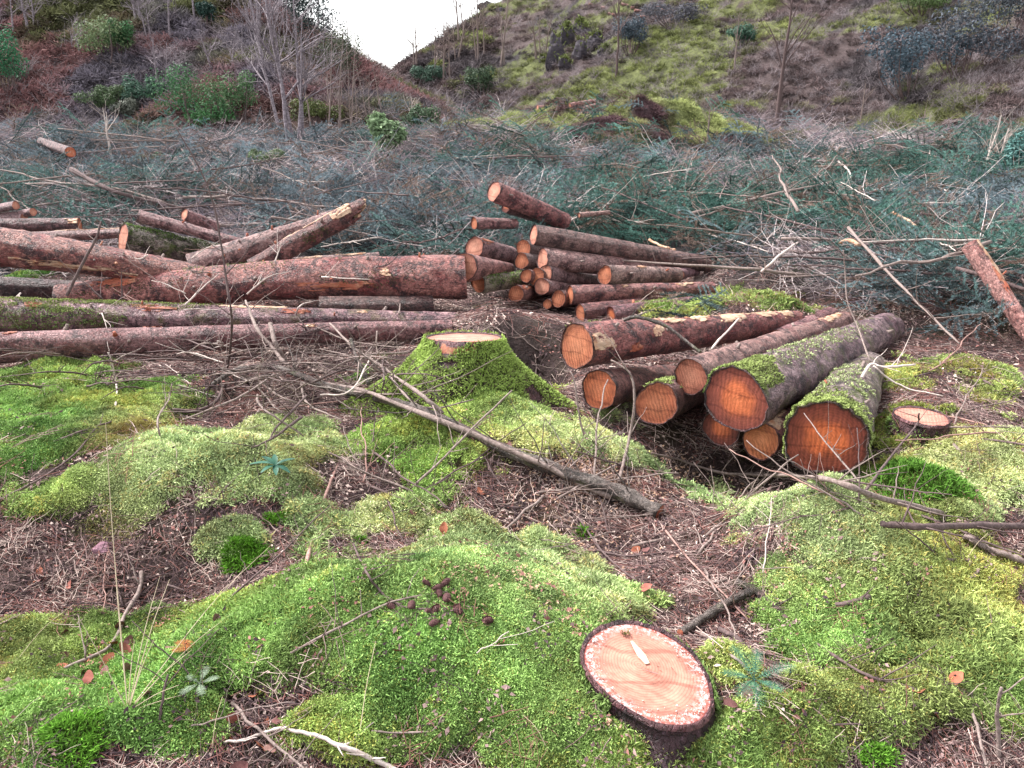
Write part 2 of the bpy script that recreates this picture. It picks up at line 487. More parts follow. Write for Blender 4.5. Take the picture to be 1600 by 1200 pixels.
def mat_face(name, stops, ring=(0.86, 1.05), ringscale=30.0, saw=0.35, sawscale=26.0, crumbs=0.0, sawangle=0.4, wobble=0.30):
    """sawn end grain: rings round the pith, saw lines across, darker bands by radius"""
    m, nt, b, o = new_mat(name); n = N(nt)
    tc0 = n.node('ShaderNodeTexCoord'); off = n.node('ShaderNodeVectorMath', operation='MULTIPLY_ADD')
    rv = n.node('ShaderNodeCombineXYZ'); rr0 = n.rnd()
    n.link(n.math('MULTIPLY', n.math('SUBTRACT', rr0, 0.5), 0.06), rv.inputs[0]); n.link(n.math('MULTIPLY', n.math('SUBTRACT', n.math('FRACT', n.math('MULTIPLY', rr0, 7.3)), 0.5), 0.05), rv.inputs[1]); n.link(n.math('MULTIPLY', rr0, 9.0), rv.inputs[2])
    off.inputs[1].default_value = (1, 1, 1); n.link(tc0.outputs['Object'], off.inputs[0]); n.link(rv.outputs[0], off.inputs[2]); v = off.outputs[0]
    rad = n.attr('rad', 'GEOMETRY', 'Fac')
    wob = n.noise(v, 9, 5, 0.6)
    rr = n.math('ADD', rad, n.math('MULTIPLY', n.math('SUBTRACT', wob, 0.5), wobble))
    c = n.ramp(rr, stops)
    w = n.node('ShaderNodeTexWave', wave_type='RINGS', rings_direction='Z'); n.link(v, w.inputs['Vector'])
    w.inputs['Scale'].default_value = ringscale; w.inputs['Distortion'].default_value = 3.0
    w.inputs['Detail'].default_value = 4; w.inputs['Detail Scale'].default_value = 0.5; w.inputs['Detail Roughness'].default_value = 0.65
    rg = n.ramp(w.outputs['Fac'], [(0.0, ring[1]), (0.65, 1.0), (1.0, ring[0])])
    c = n.mix(1.0, c, rg, 'MULTIPLY')
    tc = n.node('ShaderNodeTexCoord'); mp = n.node('ShaderNodeMapping'); mp.inputs['Rotation'].default_value = (0, 0, sawangle)
    n.link(tc.outputs['Object'], mp.inputs[0])
    s2 = n.node('ShaderNodeTexWave', wave_type='BANDS', bands_direction='X'); n.link(mp.outputs[0], s2.inputs['Vector'])
    s2.inputs['Scale'].default_value = sawscale; s2.inputs['Distortion'].default_value = 4.5; s2.inputs['Detail'].default_value = 4
    s2.inputs['Detail Scale'].default_value = 1.6
    smask = n.math('MULTIPLY', n.ramp(n.noise(v, 8, 4, 0.6), [(0.38, 0.15), (0.6, 1.0)]), saw)
    c = n.mix(smask, c, n.mix(1.0, c, n.ramp(s2.outputs['Fac'], [(0.05, 0.50), (0.5, 1.05), (1.0, 1.25)]), 'MULTIPLY'))
    c = n.mix(1.0, c, n.ramp(n.noise(v, 14, 6, 0.7), [(0.3, 0.62), (0.7, 1.3)]), 'MULTIPLY')
    c = n.mix(n.ramp(n.noise(v, 11, 6, 0.8), [(0.55, 0.0), (0.66, 0.5)]), c, n.mix(1.0, c, (0.42, 0.34, 0.34), 'MULTIPLY'))
    ang_ = n.node('ShaderNodeTexWave', wave_type='BANDS', bands_direction='Y'); n.link(v, ang_.inputs['Vector']); ang_.inputs['Scale'].default_value = 3.1; ang_.inputs['Distortion'].default_value = 5; ang_.inputs['Detail'].default_value = 3
    c = n.mix(n.ramp(ang_.outputs['Fac'], [(0.95, 0.0), (0.99, 0.45)]), c, n.mix(1.0, c, (0.4, 0.3, 0.3), 'MULTIPLY'))
    # fine radial checks
    ck = n.ramp(n.noise(n.coord((1, 1, 1)), 30, 6, 0.8), [(0.64, 0.0), (0.74, 0.5)])
    c = n.mix(ck, c, n.mix(1.0, c, (0.45, 0.38, 0.36), 'MULTIPLY'))
    if crumbs > 0:
        k = n.math('MULTIPLY', n.ramp(n.math('ADD', rad, n.math('MULTIPLY', n.math('SUBTRACT', n.noise(v, 9, 3), 0.5), 0.35)), [(0.72, 0.0), (0.9, 1.0), (0.975, 0.7), (1.0, 0.0)]), n.ramp(n.noise(v, 90, 4, 0.7), [(0.48, 0.0), (0.60, 1.0)]))
        c = n.mix(n.math('MULTIPLY', k, crumbs), c, (0.62, 0.50, 0.50))
    c = n.mix(1.0, c, n.objcol(), 'MULTIPLY')
    n.link(c, b.inputs['Base Color']); b.inputs['Roughness'].default_value = 0.75
    n.bump(n.math('ADD', n.math('MULTIPLY', s2.outputs['Fac'], saw), n.noise(v, 70, 3)), b, 0.5, 0.003)
    return m

def mat_plain(name, lo, hi, scale=30.0, stretch=(1, 1, 1), rough=0.85, bump=0.5, tinted=True):
    m, nt, b, o = new_mat(name); n = N(nt)
    v = n.coord(stretch)
    f = n.noise(v, scale, 5, 0.65)
    c = n.mix(n.ramp(f, [(0.3, 0.0), (0.7, 1.0)]), lo, hi)
    if tinted: c = n.mix(1.0, c, n.objcol(), 'MULTIPLY')
    n.link(c, b.inputs['Base Color']); b.inputs['Roughness'].default_value = rough
    if bump: n.bump(f, b, bump, 0.004)
    return m

M = {}
M['ground'] = mat_ground()
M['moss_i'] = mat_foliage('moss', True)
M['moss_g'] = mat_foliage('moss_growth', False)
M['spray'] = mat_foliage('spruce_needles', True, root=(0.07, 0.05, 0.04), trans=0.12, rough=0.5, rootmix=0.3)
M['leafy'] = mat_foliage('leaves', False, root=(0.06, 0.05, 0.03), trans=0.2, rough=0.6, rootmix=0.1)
M['twig_i'] = mat_foliage('dead_twigs', True, root=(0.12, 0.09, 0.08), trans=0.0, rough=0.9, rootmix=0.0)
M['bark_red'] = mat_bark('red_bark', (0.036, 0.018, 0.024), (0.215, 0.105, 0.098), (0.42, 0.255, 0.225), 24, 0.6, (0.165, 0.040, 0.045))
M['bark_pink'] = mat_bark('pinkish_bark', (0.055, 0.030, 0.034), (0.240, 0.150, 0.145), (0.48, 0.35, 0.335), 36, 0.7, (0.19, 0.085, 0.085), 0.6)
M['bark_mossy'] = mat_bark('mossy_bark', (0.040, 0.026, 0.036), (0.185, 0.130, 0.145), (0.40, 0.33, 0.33), 24, 0.6, (0.12, 0.06, 0.08), 0.7, 0.5)
M['bark_dark'] = mat_bark('dark_bark', (0.020, 0.012, 0.014), (0.085, 0.050, 0.050), (0.17, 0.115, 0.11), 26, 0.5, (0.07, 0.025, 0.03), 0.3)
M['face_orange'] = mat_face('sawn_orange_wood', [(0.0, (0.38, 0.145, 0.080)), (0.50, (0.35, 0.122, 0.064)), (0.82, (0.27, 0.085, 0.046)), (0.93, (0.33, 0.125, 0.075)), (0.97, (0.19, 0.055, 0.034)), (1.0, (0.07, 0.025, 0.02))], saw=0.65, sawscale=17, ringscale=30)
M['face_dark'] = mat_face('sawn_dark_wood', [(0.0, (0.40, 0.120, 0.048)), (0.38, (0.33, 0.090, 0.036)), (0.62, (0.15, 0.042, 0.026)), (0.95, (0.115, 0.032, 0.024)), (1.0, (0.05, 0.018, 0.014))], saw=0.5, sawscale=15, sawangle=0.05, ringscale=26, wobble=0.6)
M['face_pale'] = mat_face('sawn_pale_wood', [(0.0, (0.44, 0.215, 0.150)), (0.6, (0.40, 0.175, 0.120)), (0.95, (0.33, 0.130, 0.095)), (1.0, (0.13, 0.055, 0.045))], saw=0.5, sawscale=20)
M['face_fresh'] = mat_face('freshly_sawn_wood', [(0.0, (0.36, 0.130, 0.092)), (0.08, (0.44, 0.185, 0.135)), (0.55, (0.46, 0.205, 0.150)), (0.90, (0.42, 0.160, 0.122)), (0.985, (0.26, 0.06, 0.05)), (1.0, (0.09, 0.03, 0.032))], ring=(0.78, 1.02), ringscale=40, saw=0.35, sawscale=10, crumbs=0.8, sawangle=1.95, wobble=0.12)
def mat_bare(name, pale, orange, shred, bias):
    m, nt, b, o = new_mat(name); n = N(nt)
    v = n.coord(); vz = n.coord((1, 1, 0.18))
    c = n.mix(n.ramp(n.noise(v, 9, 6, 0.7), [(0.40 + bias, 0.0), (0.60 + bias, 1.0)]), pale, orange)
    c = n.mix(1.0, c, n.ramp(n.noise(vz, 90, 4, 0.7), [(0.3, 0.72), (0.7, 1.2)]), 'MULTIPLY')
    c = n.mix(n.ramp(n.noise(v, 24, 6, 0.75), [(0.56, 0.0), (0.64, 0.9)]), c, shred)
    c = n.mix(1.0, c, n.objcol(), 'MULTIPLY')
    n.link(c, b.inputs['Base Color']); b.inputs['Roughness'].default_value = 0.6
    n.bump(n.math('ADD', n.noise(vz, 60, 4), n.noise(v, 24, 6, 0.75)), b, 0.6, 0.006)
    return m
M['bare'] = mat_bare('bare_wood', (0.50, 0.345, 0.245), (0.40, 0.17, 0.085), (0.15, 0.045, 0.04), 0.06)
M['bare_red'] = mat_bare('torn_inner_bark', (0.40, 0.20, 0.13), (0.30, 0.085, 0.05), (0.11, 0.030, 0.03), -0.06)
M['twig'] = mat_plain('dead_branch_bark', (0.10, 0.070, 0.062), (0.30, 0.235, 0.215), 70, (1, 1, 1), 0.8, 0.6)
M['twig_pink'] = mat_plain('peeled_branch', (0.20, 0.105, 0.09), (0.38, 0.24, 0.21), 50)
M['twig_dark'] = mat_plain('dark_branch_bark', (0.050, 0.032, 0.034), (0.15, 0.105, 0.10), 60)
M['twig_pale'] = mat_plain('bleached_branch', (0.36, 0.29, 0.26), (0.60, 0.52, 0.48), 60)
M['pole'] = mat_bark('pole_bark', (0.05, 0.04, 0.035), (0.15, 0.115, 0.10), (0.30, 0.25, 0.23), 60, 0.6, (0.12, 0.07, 0.06), 0.4, 0.25)
M['birch'] = mat_plain('birch_bark', (0.06, 0.045, 0.055), (0.36, 0.31, 0.34), 14, (1, 1, 2))
M['rock'] = mat_plain('rock', (0.018, 0.016, 0.022), (0.085, 0.072, 0.085), 3.5, (1, 1, 2.2), 0.8, 1.0)
M['clod'] = mat_plain('peat_clod', (0.025, 0.018, 0.018), (0.09, 0.065, 0.06), 9, (1, 1, 1), 0.95, 1.0)
M['stone'] = mat_plain('purple_stone', (0.13, 0.06, 0.085), (0.30, 0.17, 0.21), 16)
M['leaf'] = mat_plain('dead_leaf', (0.20, 0.065, 0.045), (0.36, 0.15, 0.10), 40)
M['cone'] = mat_plain('cone_scales', (0.06, 0.025, 0.03), (0.16, 0.08, 0.075), 90)
M['chip'] = mat_plain('wood_chip', (0.32, 0.18, 0.12), (0.54, 0.37, 0.27), 60)
M['straw'] = mat_plain('straw', (0.42, 0.33, 0.22), (0.62, 0.52, 0.38), 30)

# ------------------------------------------------------------------ fronds
def frond_arrays(p, nrm, length, width, lean=0.6, rng=RNG):
    """one bent blade per point: 5 vertices, 3 triangles"""
    k = len(p)
    n = unit(nrm)
    r = rng.normal(size=(k, 3)); tdir = unit(r - n * (r * n).sum(1)[:, None])
    ln = (np.zeros(k) + length) * rng.uniform(0.6, 1.3, k)
    d1 = unit(n + tdir * lean * rng.uniform(0.2, 1.0, k)[:, None])
    d2 = unit(n * 0.55 + tdir * (lean + 0.5) * rng.uniform(0.5, 1.2, k)[:, None])
    side = unit(np.cross(d1, rng.normal(size=(k, 3))))
    w = (np.zeros(k) + width)[:, None] * 0.5
    a = p; b = p + d1 * (ln * 0.55)[:, None]; c = b + d2 * (ln * 0.5)[:, None]
    v = np.stack([a - side * w * 0.6, a + side * w * 0.6, b - side * w, b + side * w, c], 1).reshape(-1, 3)
    i = np.arange(k)[:, None] * 5
    t = np.concatenate([i + np.array([[0, 1, 3]]), i + np.array([[0, 3, 2]]), i + np.array([[2, 3, 4]])], 1).reshape(-1, 3)
    tip = np.tile(np.array([0, 0, 0.55, 0.55, 1.0]), k)
    return v, t, tip

def add_fronds(mb, p, nrm, length, width, tint, lean=0.6):
    v, t, tip = frond_arrays(np.asarray(p, float), np.asarray(nrm, float), length, width, lean)
    tint = np.asarray(tint, float)
    if tint.ndim == 1: tint = np.tile(tint, (len(p), 1))
    var = RNG.uniform(0.7, 1.25, (len(p), 1))
    mb.add(v, None, t, tip=tip, tint=np.repeat(tint * var, 5, axis=0))

# ------------------------------------------------------------------ instancing (stuff nobody could count)
def instancer(name, protos, pos, rot, scl, idx, tint, label=None):
    me = bpy.data.meshes.new(name)
    pos = np.asarray(pos, np.float32)
    me.vertices.add(len(pos)); me.vertices.foreach_set('co', pos.ravel())
    for nm, ty, key, arr in (('rot', 'FLOAT_VECTOR', 'vector', rot), ('scl', 'FLOAT', 'value', scl), ('idx', 'INT', 'value', idx)):
        a = me.attributes.new(nm, ty, 'POINT')
        a.data.foreach_set(key, np.asarray(arr, np.int32 if ty == 'INT' else np.float32).ravel())
    a = me.attributes.new('tint', 'FLOAT_COLOR', 'POINT')
    a.data.foreach_set('color', np.hstack([np.asarray(tint, np.float32), np.ones((len(pos), 1), np.float32)]).ravel())
    o = bpy.data.objects.new(name, me); C.objects.link(o)
    o['kind'] = 'stuff'
    if label: o['label'] = label
    ng = bpy.data.node_groups.new(name + '_scatter', 'GeometryNodeTree')
    ng.interface.new_socket('Geometry', in_out='INPUT', socket_type='NodeSocketGeometry')
    ng.interface.new_socket('Geometry', in_out='OUTPUT', socket_type='NodeSocketGeometry')
    gi = ng.nodes.new('NodeGroupInput'); go = ng.nodes.new('NodeGroupOutput')
    iop = ng.nodes.new('GeometryNodeInstanceOnPoints')
    join = ng.nodes.new('GeometryNodeJoinGeometry')
    L = ng.links.new
    for p in reversed(protos):
        oi = ng.nodes.new('GeometryNodeObjectInfo'); oi.inputs['Object'].default_value = p
        g2 = ng.nodes.new('GeometryNodeGeometryToInstance')
        L(oi.outputs['Geometry'], g2.inputs[0]); L(g2.outputs[0], join.inputs[0])
    def named(nm, ty):
        n = ng.nodes.new('GeometryNodeInputNamedAttribute'); n.data_type = ty; n.inputs['Name'].default_value = nm
        return [s for s in n.outputs if s.enabled and s.name == 'Attribute'][0]
    L(gi.outputs[0], iop.inputs['Points']); L(join.outputs[0], iop.inputs['Instance'])
    iop.inputs['Pick Instance'].default_value = True
    L(named('idx', 'INT'), iop.inputs['Instance Index'])
    e2r = ng.nodes.new('FunctionNodeEulerToRotation')
    L(named('rot', 'FLOAT_VECTOR'), e2r.inputs[0]); L(e2r.outputs[0], iop.inputs['Rotation'])
    L(named('scl', 'FLOAT'), iop.inputs['Scale'])
    L(iop.outputs[0], go.inputs[0])
    md = o.modifiers.new('scatter', 'NODES'); md.node_group = ng
    return o

def align_euler(nrm, spin):
    """euler angles taking +Z to nrm after a spin about Z"""
    z = unit(nrm)
    x = unit(np.cross(np.array([0, 1.0, 0.001]), z)); y = np.cross(z, x)
    c, s = np.cos(spin)[:, None], np.sin(spin)[:, None]
    X = x * c + y * s; Y = -x * s + y * c
    R = np.stack([X, Y, z], -1)
    ry = -np.arcsin(np.clip(R[:, 2, 0], -1, 1)); rx = np.arctan2(R[:, 2, 1], R[:, 2, 2]); rz = np.arctan2(R[:, 1, 0], R[:, 0, 0])
    return np.stack([rx, ry, rz], 1)

def normals(x, y, e=0.02):
    dx = (H(x + e, y) - H(x - e, y)) / (2 * e); dy = (H(x, y + e) - H(x, y - e)) / (2 * e)
    return unit(np.stack([-dx, -dy, np.ones_like(dx)], 1))

# ------------------------------------------------------------------ GROUND
def ground_colour(x, y):
    n1 = fbm(x, y, 1.4, 4); n2 = fbm(x + 50, y, 6.0, 3); n3 = fbm(x, y + 80, 0.25, 4)
    def mix(a, b, t): return a * (1 - t[..., None]) + b * t[..., None]
    V = lambda *a: np.array(a)
    col = np.zeros(x.shape + (3,)) + V(0.072, 0.047, 0.042)
    col = mix(col, V(0.110, 0.072, 0.066) + 0 * col, sst(-0.1, 0.8, n1))
    col = mix(col, V(0.055, 0.042, 0.028) + 0 * col, sst(0.0, 0.7, n2))
    # sawdust and chips under the sawn stumps
    for (px, py, r, s) in ((930, 740, 0.35, 0.6), (880, 880, 0.22, 0.6), (1000, 740, 0.25, 0.5), (840, 720, 0.3, 0.4)):
        c = flat(px, py)
        w = s * np.exp(-(((x - c[0]) / (r * 1.5)) ** 2 + ((y - c[1]) / r) ** 2))
        col = mix(col, V(0.34, 0.20, 0.14) + 0 * col, w * sst(-0.4, 0.5, n2))
    c = flat(815, 545); col = mix(col, V(0.035, 0.022, 0.022) + 0 * col, np.exp(-((x - c[0]) / 0.45) ** 2 - ((y - c[1]) / 0.6) ** 2))  # shade in the hole below the dirt mound, painted into the soil colour
    c = flat(1120, 710); col = mix(col, V(0.05, 0.032, 0.03) + 0 * col, 0.8 * np.exp(-((x - c[0]) / 0.5) ** 2 - ((y - c[1]) / 0.35) ** 2))  # shadow under the front log pile, put into the ground colour
    m, mc = moss(x, y)
    col = mix(col, mc * V(0.55, 0.5, 0.5), m * 0.9)
    br, hl, hr = zones(x, y)
    bc = V(0.030, 0.026, 0.028) + 0 * col
    bc = mix(bc, V(0.045, 0.048, 0.03) + 0 * col, sst(0.2, 0.9, n3))
    col = mix(col, bc, br)
    # left hill: bracken red, olive, heather grey
    red, olive, gry = V(0.115, 0.060, 0.060), V(0.062, 0.066, 0.030), V(0.075, 0.066, 0.080)
    lc = mix(red + 0 * col, olive + 0 * col, sst(-0.2, 0.35, fbm(x, y, 0.22, 6, gain=0.65)))
    lc = mix(lc, gry + 0 * col, sst(0.1, 0.6, fbm(x + 31, y, 0.3, 4)))
    col = mix(col, lc, hl)
    # right hill: brash brown with moss
    s = 0.8 * x + 0.2 * y
    rc = mix(V(0.080, 0.058, 0.058) + 0 * col, V(0.045, 0.038, 0.042) + 0 * col, sst(-0.1, 0.5, fbm(x, y, 0.45, 4)))
    mm = sst(0.05, 0.40, fbm(x * 0.6 + y * 0.4, y * 1.1, 0.34, 7, gain=0.72) + 0.18 - 0.015 * np.maximum(x - 5, 0))
    rc = mix(rc, V(0.115, 0.130, 0.045) + 0 * col, mm * 0.9)
    col = mix(col, rc, hr)
    d2 = ((x - 2.2) / 4.6) ** 2 + ((y - 20.5) / 2.6) ** 2
    heap = np.exp(-1.0 * d2)
    hc = mix(V(0.17, 0.19, 0.075) + 0 * col, V(0.07, 0.04, 0.045) + 0 * col, sst(0.0, 0.35, fbm(x, y, 0.7, 4)))
    col = mix(col, hc, sst(0.25, 0.55, heap))
    return np.clip(col, 0.01, 1)

ZZ = GRID[0]
vv = np.stack([XX, YY, ZZ], -1).reshape(-1, 3)
nr, nc = YY.shape
i = (np.arange(nr - 1)[:, None] * nc + np.arange(nc - 1)[None, :]).ravel()
gm = raw_mesh('ground', vv, None, np.stack([i, i + 1, i + nc + 1, i + nc], -1))
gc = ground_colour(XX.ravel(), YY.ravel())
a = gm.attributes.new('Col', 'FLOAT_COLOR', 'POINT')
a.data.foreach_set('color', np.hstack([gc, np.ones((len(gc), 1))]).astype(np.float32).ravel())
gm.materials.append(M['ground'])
ground_o = bpy.data.objects.new('ground', gm); C.objects.link(ground_o)
tag(ground_o, kind='structure')

# ------------------------------------------------------------------ MOSS carpet
def tuft_proto(name, nf, rad, length, width, lean):
    mb = MB()
    th = RNG.uniform(0, 2 * np.pi, nf); rr = rad * np.sqrt(RNG.uniform(0, 1, nf))
    p = np.stack([rr * np.cos(th), rr * np.sin(th), -0.004 + 0 * rr], 1)
    nn = unit(np.stack([p[:, 0] / rad * 0.5, p[:, 1] / rad * 0.5, np.ones(nf)], 1))
    v, t, tip = frond_arrays(p, nn, length, width, lean)
    mb.add(v, None, t, tip=tip)
    # side leaflets make the sprigs feathery
    q = p + nn * (length * RNG.uniform(0.3, 0.8, nf))[:, None] + RNG.normal(size=(nf, 3)) * length * 0.12
    v, t, tip = frond_arrays(q, nn + RNG.normal(size=(nf, 3)) * 0.9, length * 0.38, width * 0.9, 0.9)
    mb.add(v, None, t, tip=0.5 + 0.5 * tip)
    return mb.build(name, M['moss_i'], link=False)

moss_protos = [tuft_proto('moss_tuft', 30, 0.027, 0.020, 0.0042, 0.8) for k in range(4)] + [tuft_proto('moss_tuft', 22, 0.024, 0.030, 0.0038, 0.6) for k in range(2)]

def scatter_xy(n, y0, y1, k=0.8, off=0.8):
    y = np.exp(RNG.uniform(math.log(y0), math.log(y1), n))
    x = RNG.uniform(-1, 1, n) * (k * y + off)
    return x, y

x, y = scatter_xy(210000, 1.15, 9.0)
m, mc = moss(x, y)
keep = RNG.uniform(0, 1, len(x)) < m * (0.85 + 0.3 * vnoise(x * 9, y * 9))
x, y, mc = x[keep], y[keep], mc[keep]
sc_ = np.clip(0.62 + 0.17 * y, 0.8, 1.9) * RNG.uniform(0.75, 1.2, len(x))
# stray sprigs over the litter
z = H(x, y)
nrm = normals(x, y)
hue = fbm(x, y, 2.2, 3); hue2 = fbm(x + 40, y, 7.0, 2)
mc = mc * (1 + 0.45 * hue2[:, None]) * RNG.uniform(0.55, 1.5, (len(x), 1))
sw_ = RNG.uniform(0, 1, len(x)) < 0.10 + 0.15 * np.clip(hue, 0, 1)
mc[sw_] = mc[sw_] * np.array([1.35, 1.0, 0.9])
mc = mc + np.clip(hue, 0, 1)[:, None] * np.array([0.09, 0.04, 0.0]) + np.clip(-hue, 0, 1)[:, None] * np.array([-0.03, 0.01, -0.008])
mc = np.clip(mc, 0.01, 0.6)
instancer('moss', moss_protos, np.stack([x, y, z], 1), align_euler(nrm + RNG.normal(size=nrm.shape) * 0.12, RNG.uniform(0, 6.28, len(x))),
          sc_ * (1 + 0.25 * vnoise(x * 3.3 + 7, y * 3.3)), np.where(fbm(x, y, 2.6, 3) + RNG.normal(0, 0.25, len(x)) > 0.25, RNG.integers(4, 6, len(x)), RNG.integers(0, 4, len(x))), mc, 'soft green moss carpet over the mounds and roots')
print('moss tufts', len(x))

# ------------------------------------------------------------------ LITTER: twigs, needles, chips
def twig_pts(L, wob=0.12, n=5, rng=RNG, droop=0.0):
    s = np.linspace(0, 1, n)
    p = np.stack([s * L, np.cumsum(rng.normal(0, wob * L / n, n)), np.cumsum(rng.normal(0, wob * L / n * 0.6, n)) - droop * L * s * s], 1)
    return p - p[0]
def rotz(p, a):
    c, s = math.cos(a), math.sin(a)
    return p @ np.array([[c, s, 0], [-s, c, 0], [0, 0, 1.0]])

def litter_proto(name, k, rad, L0, L1, r0, mat):
    mb = MB()
    for q in range(k):
        L = random.uniform(L0, L1)
        p = rotz(twig_pts(L, 0.18), random.uniform(0, 6.28))
        p[:, 2] *= 0.3
        p[:, 2] += random.uniform(0.001, 0.02) + random.uniform(-0.1, 0.1) * (p[:, 0] - p[:, 0].mean())
        p[:, :2] += RNG.normal(0, rad * 0.5, 2)
        mb.tube(p, np.linspace(1, 0.5, len(p)) * r0 * random.uniform(0.6, 1.4), 4, cap=False)
    v = np.vstack(mb.v); mb.a['tip'] = [(0, np.ones(len(v)))]
    return mb.build(name, mat, link=False)
def flake_proto(name, k, rad):
    mb = MB()
    for q in range(k):
        L = random.uniform(0.008, 0.03); w = L * random.uniform(0.3, 0.7)
        v = np.array([[-L / 2, 0, 0], [-L * 0.1, w / 2, 0.004], [L / 2, 0.1 * w, 0.0], [0, -w / 2, 0.003]]) + RNG.normal(0, 0.0015, (4, 3))
        v = v @ np.array(Matrix.Rotation(random.uniform(0, 6.28), 3, 'Z') @ Matrix.Rotation(random.gauss(0, 0.5), 3, 'X')).T
        mb.add(v + np.array([random.gauss(0, rad * 0.5), random.gauss(0, rad * 0.5), random.uniform(0.002, 0.012)]), [[0, 3, 2, 1]], tip=np.ones(4))
    return mb.build(name, M['twig_i'], link=False)
lit = [litter_proto('litter', 14, 0.10, 0.03, 0.15, 0.0014, M['twig_i']) for k in range(4)] + [flake_proto('flakes', 14, 0.10) for k in range(3)]
x, y = scatter_xy(26000, 1.2, 8.5)
m, _ = moss(x, y)
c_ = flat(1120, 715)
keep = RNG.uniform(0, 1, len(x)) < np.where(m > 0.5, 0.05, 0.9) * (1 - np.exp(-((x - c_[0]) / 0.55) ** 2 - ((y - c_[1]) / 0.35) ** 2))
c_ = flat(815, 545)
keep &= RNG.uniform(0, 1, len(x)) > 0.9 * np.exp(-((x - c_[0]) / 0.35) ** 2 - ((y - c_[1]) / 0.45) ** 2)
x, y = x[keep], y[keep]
tt = np.array([[0.10, 0.064, 0.062], [0.17, 0.115, 0.11], [0.040, 0.026, 0.030], [0.36, 0.28, 0.25], [0.15, 0.070, 0.062]])[np.where(moss(x, y)[0] > 0.5, RNG.choice([0, 1, 2, 4], len(x)), RNG.integers(0, 5, len(x)))] * RNG.uniform(0.8, 1.2, (len(x), 1))
instancer('twig_litter', lit, np.stack([x, y, H(x, y) + 0.002 + 0.014 * (moss(x, y)[0] > 0.5)], 1), align_euler(normals(x, y), RNG.uniform(0, 6.28, len(x))),
          np.clip(0.5 + 0.14 * y, 0.6, 1.5) * RNG.uniform(0.8, 1.2, len(x)), np.where(moss(x, y)[0] > 0.5, np.where(RNG.uniform(0, 1, len(x)) < 0.8, RNG.integers(4, 7, len(x)), 0), RNG.integers(0, 7, len(x))), tt, 'dead twigs and needles littering the bare soil')
print('litter', len(x))

mb = MB()                                                # pale chips of sawn wood
for (px, py, rx, ry, k) in ((880, 870, 110, 60, 420), (930, 750, 120, 35, 420), (800, 890, 120, 30, 90), (930, 950, 70, 40, 160), (1010, 720, 80, 25, 200), (1090, 760, 70, 25, 120), (1000, 1140, 120, 50, 40), (1250, 900, 200, 60, 60), (700, 890, 60, 30, 40), (860, 710, 90, 30, 160)):
    for q in range(k):
        g = P(px + random.gauss(0, rx * 0.55), min(1190, py + random.gauss(0, ry * 0.55)), 0.012)
        L, w, t = random.uniform(0.006, 0.020), random.uniform(0.004, 0.010), 0.002
        R = Matrix.Rotation(random.uniform(0, 6.28), 3, 'Z') @ Matrix.Rotation(random.gauss(0, 0.4), 3, 'X') @ Matrix.Rotation(random.gauss(0, 0.4), 3, 'Y')
        v = np.array([[sx * L / 2, sy * w / 2 * (1 - 0.3 * sx), sz * t / 2] for sx in (-1, 1) for sy in (-1, 1) for sz in (-1, 1)]) @ np.array(R).T + g
        mb.add(v, [[0, 1, 3, 2], [4, 6, 7, 5], [0, 4, 5, 1], [2, 3, 7, 6], [0, 2, 6, 4], [1, 5, 7, 3]])
ch = mb.build('wood_chips', M['chip']); ch.data.polygons.foreach_set('use_smooth', np.zeros(len(ch.data.polygons), bool))
tag(ch, 'pale sawn wood chips scattered over moss and soil', kind='stuff')

# ------------------------------------------------------------------ LOGS
def outline(a, seed, amp=0.05, square=0.0):
    r = random.Random(seed)
    o = 1 + amp * (math.tau * 0 + np.sin(2 * a + r.uniform(0, 6.3)) * 0.8 + np.sin(3 * a + r.uniform(0, 6.3)) * 0.6 + np.sin(5 * a + r.uniform(0, 6.3)) * 0.25)
    if square: o = o * (1 + square * (np.cos(4 * a + 0.4)) * -0.5)
    return o

def disc(mb_, a, r, z, sign, rings=7, dome=0.0):
    """sawn end as concentric rings; rad runs 0..1"""
    n = len(a)
    vs, rd = [np.array([[0, 0, z]])], [np.zeros(1)]
    for k in range(1, rings + 1):
        f = k / rings
        vs.append(np.stack([np.cos(a) * r * f, np.sin(a) * r * f, np.zeros(n) + z], 1)); rd.append(np.zeros(n) + f)
    v = np.vstack(vs)
    j = np.arange(n); k2 = (j + 1) % n
    t = np.stack([0 * j, 1 + j, 1 + k2], 1)
    q = []
    for k in range(rings - 1):
        b0 = 1 + k * n; b1 = b0 + n
        q.append(np.stack([b0 + j, b1 + j, b1 + k2, b0 + k2], 1))
    q = np.vstack(q)
    if sign < 0: t = t[:, ::-1]; q = q[:, ::-1]
    mb_.add(v, q, t, rad=np.concatenate(rd))

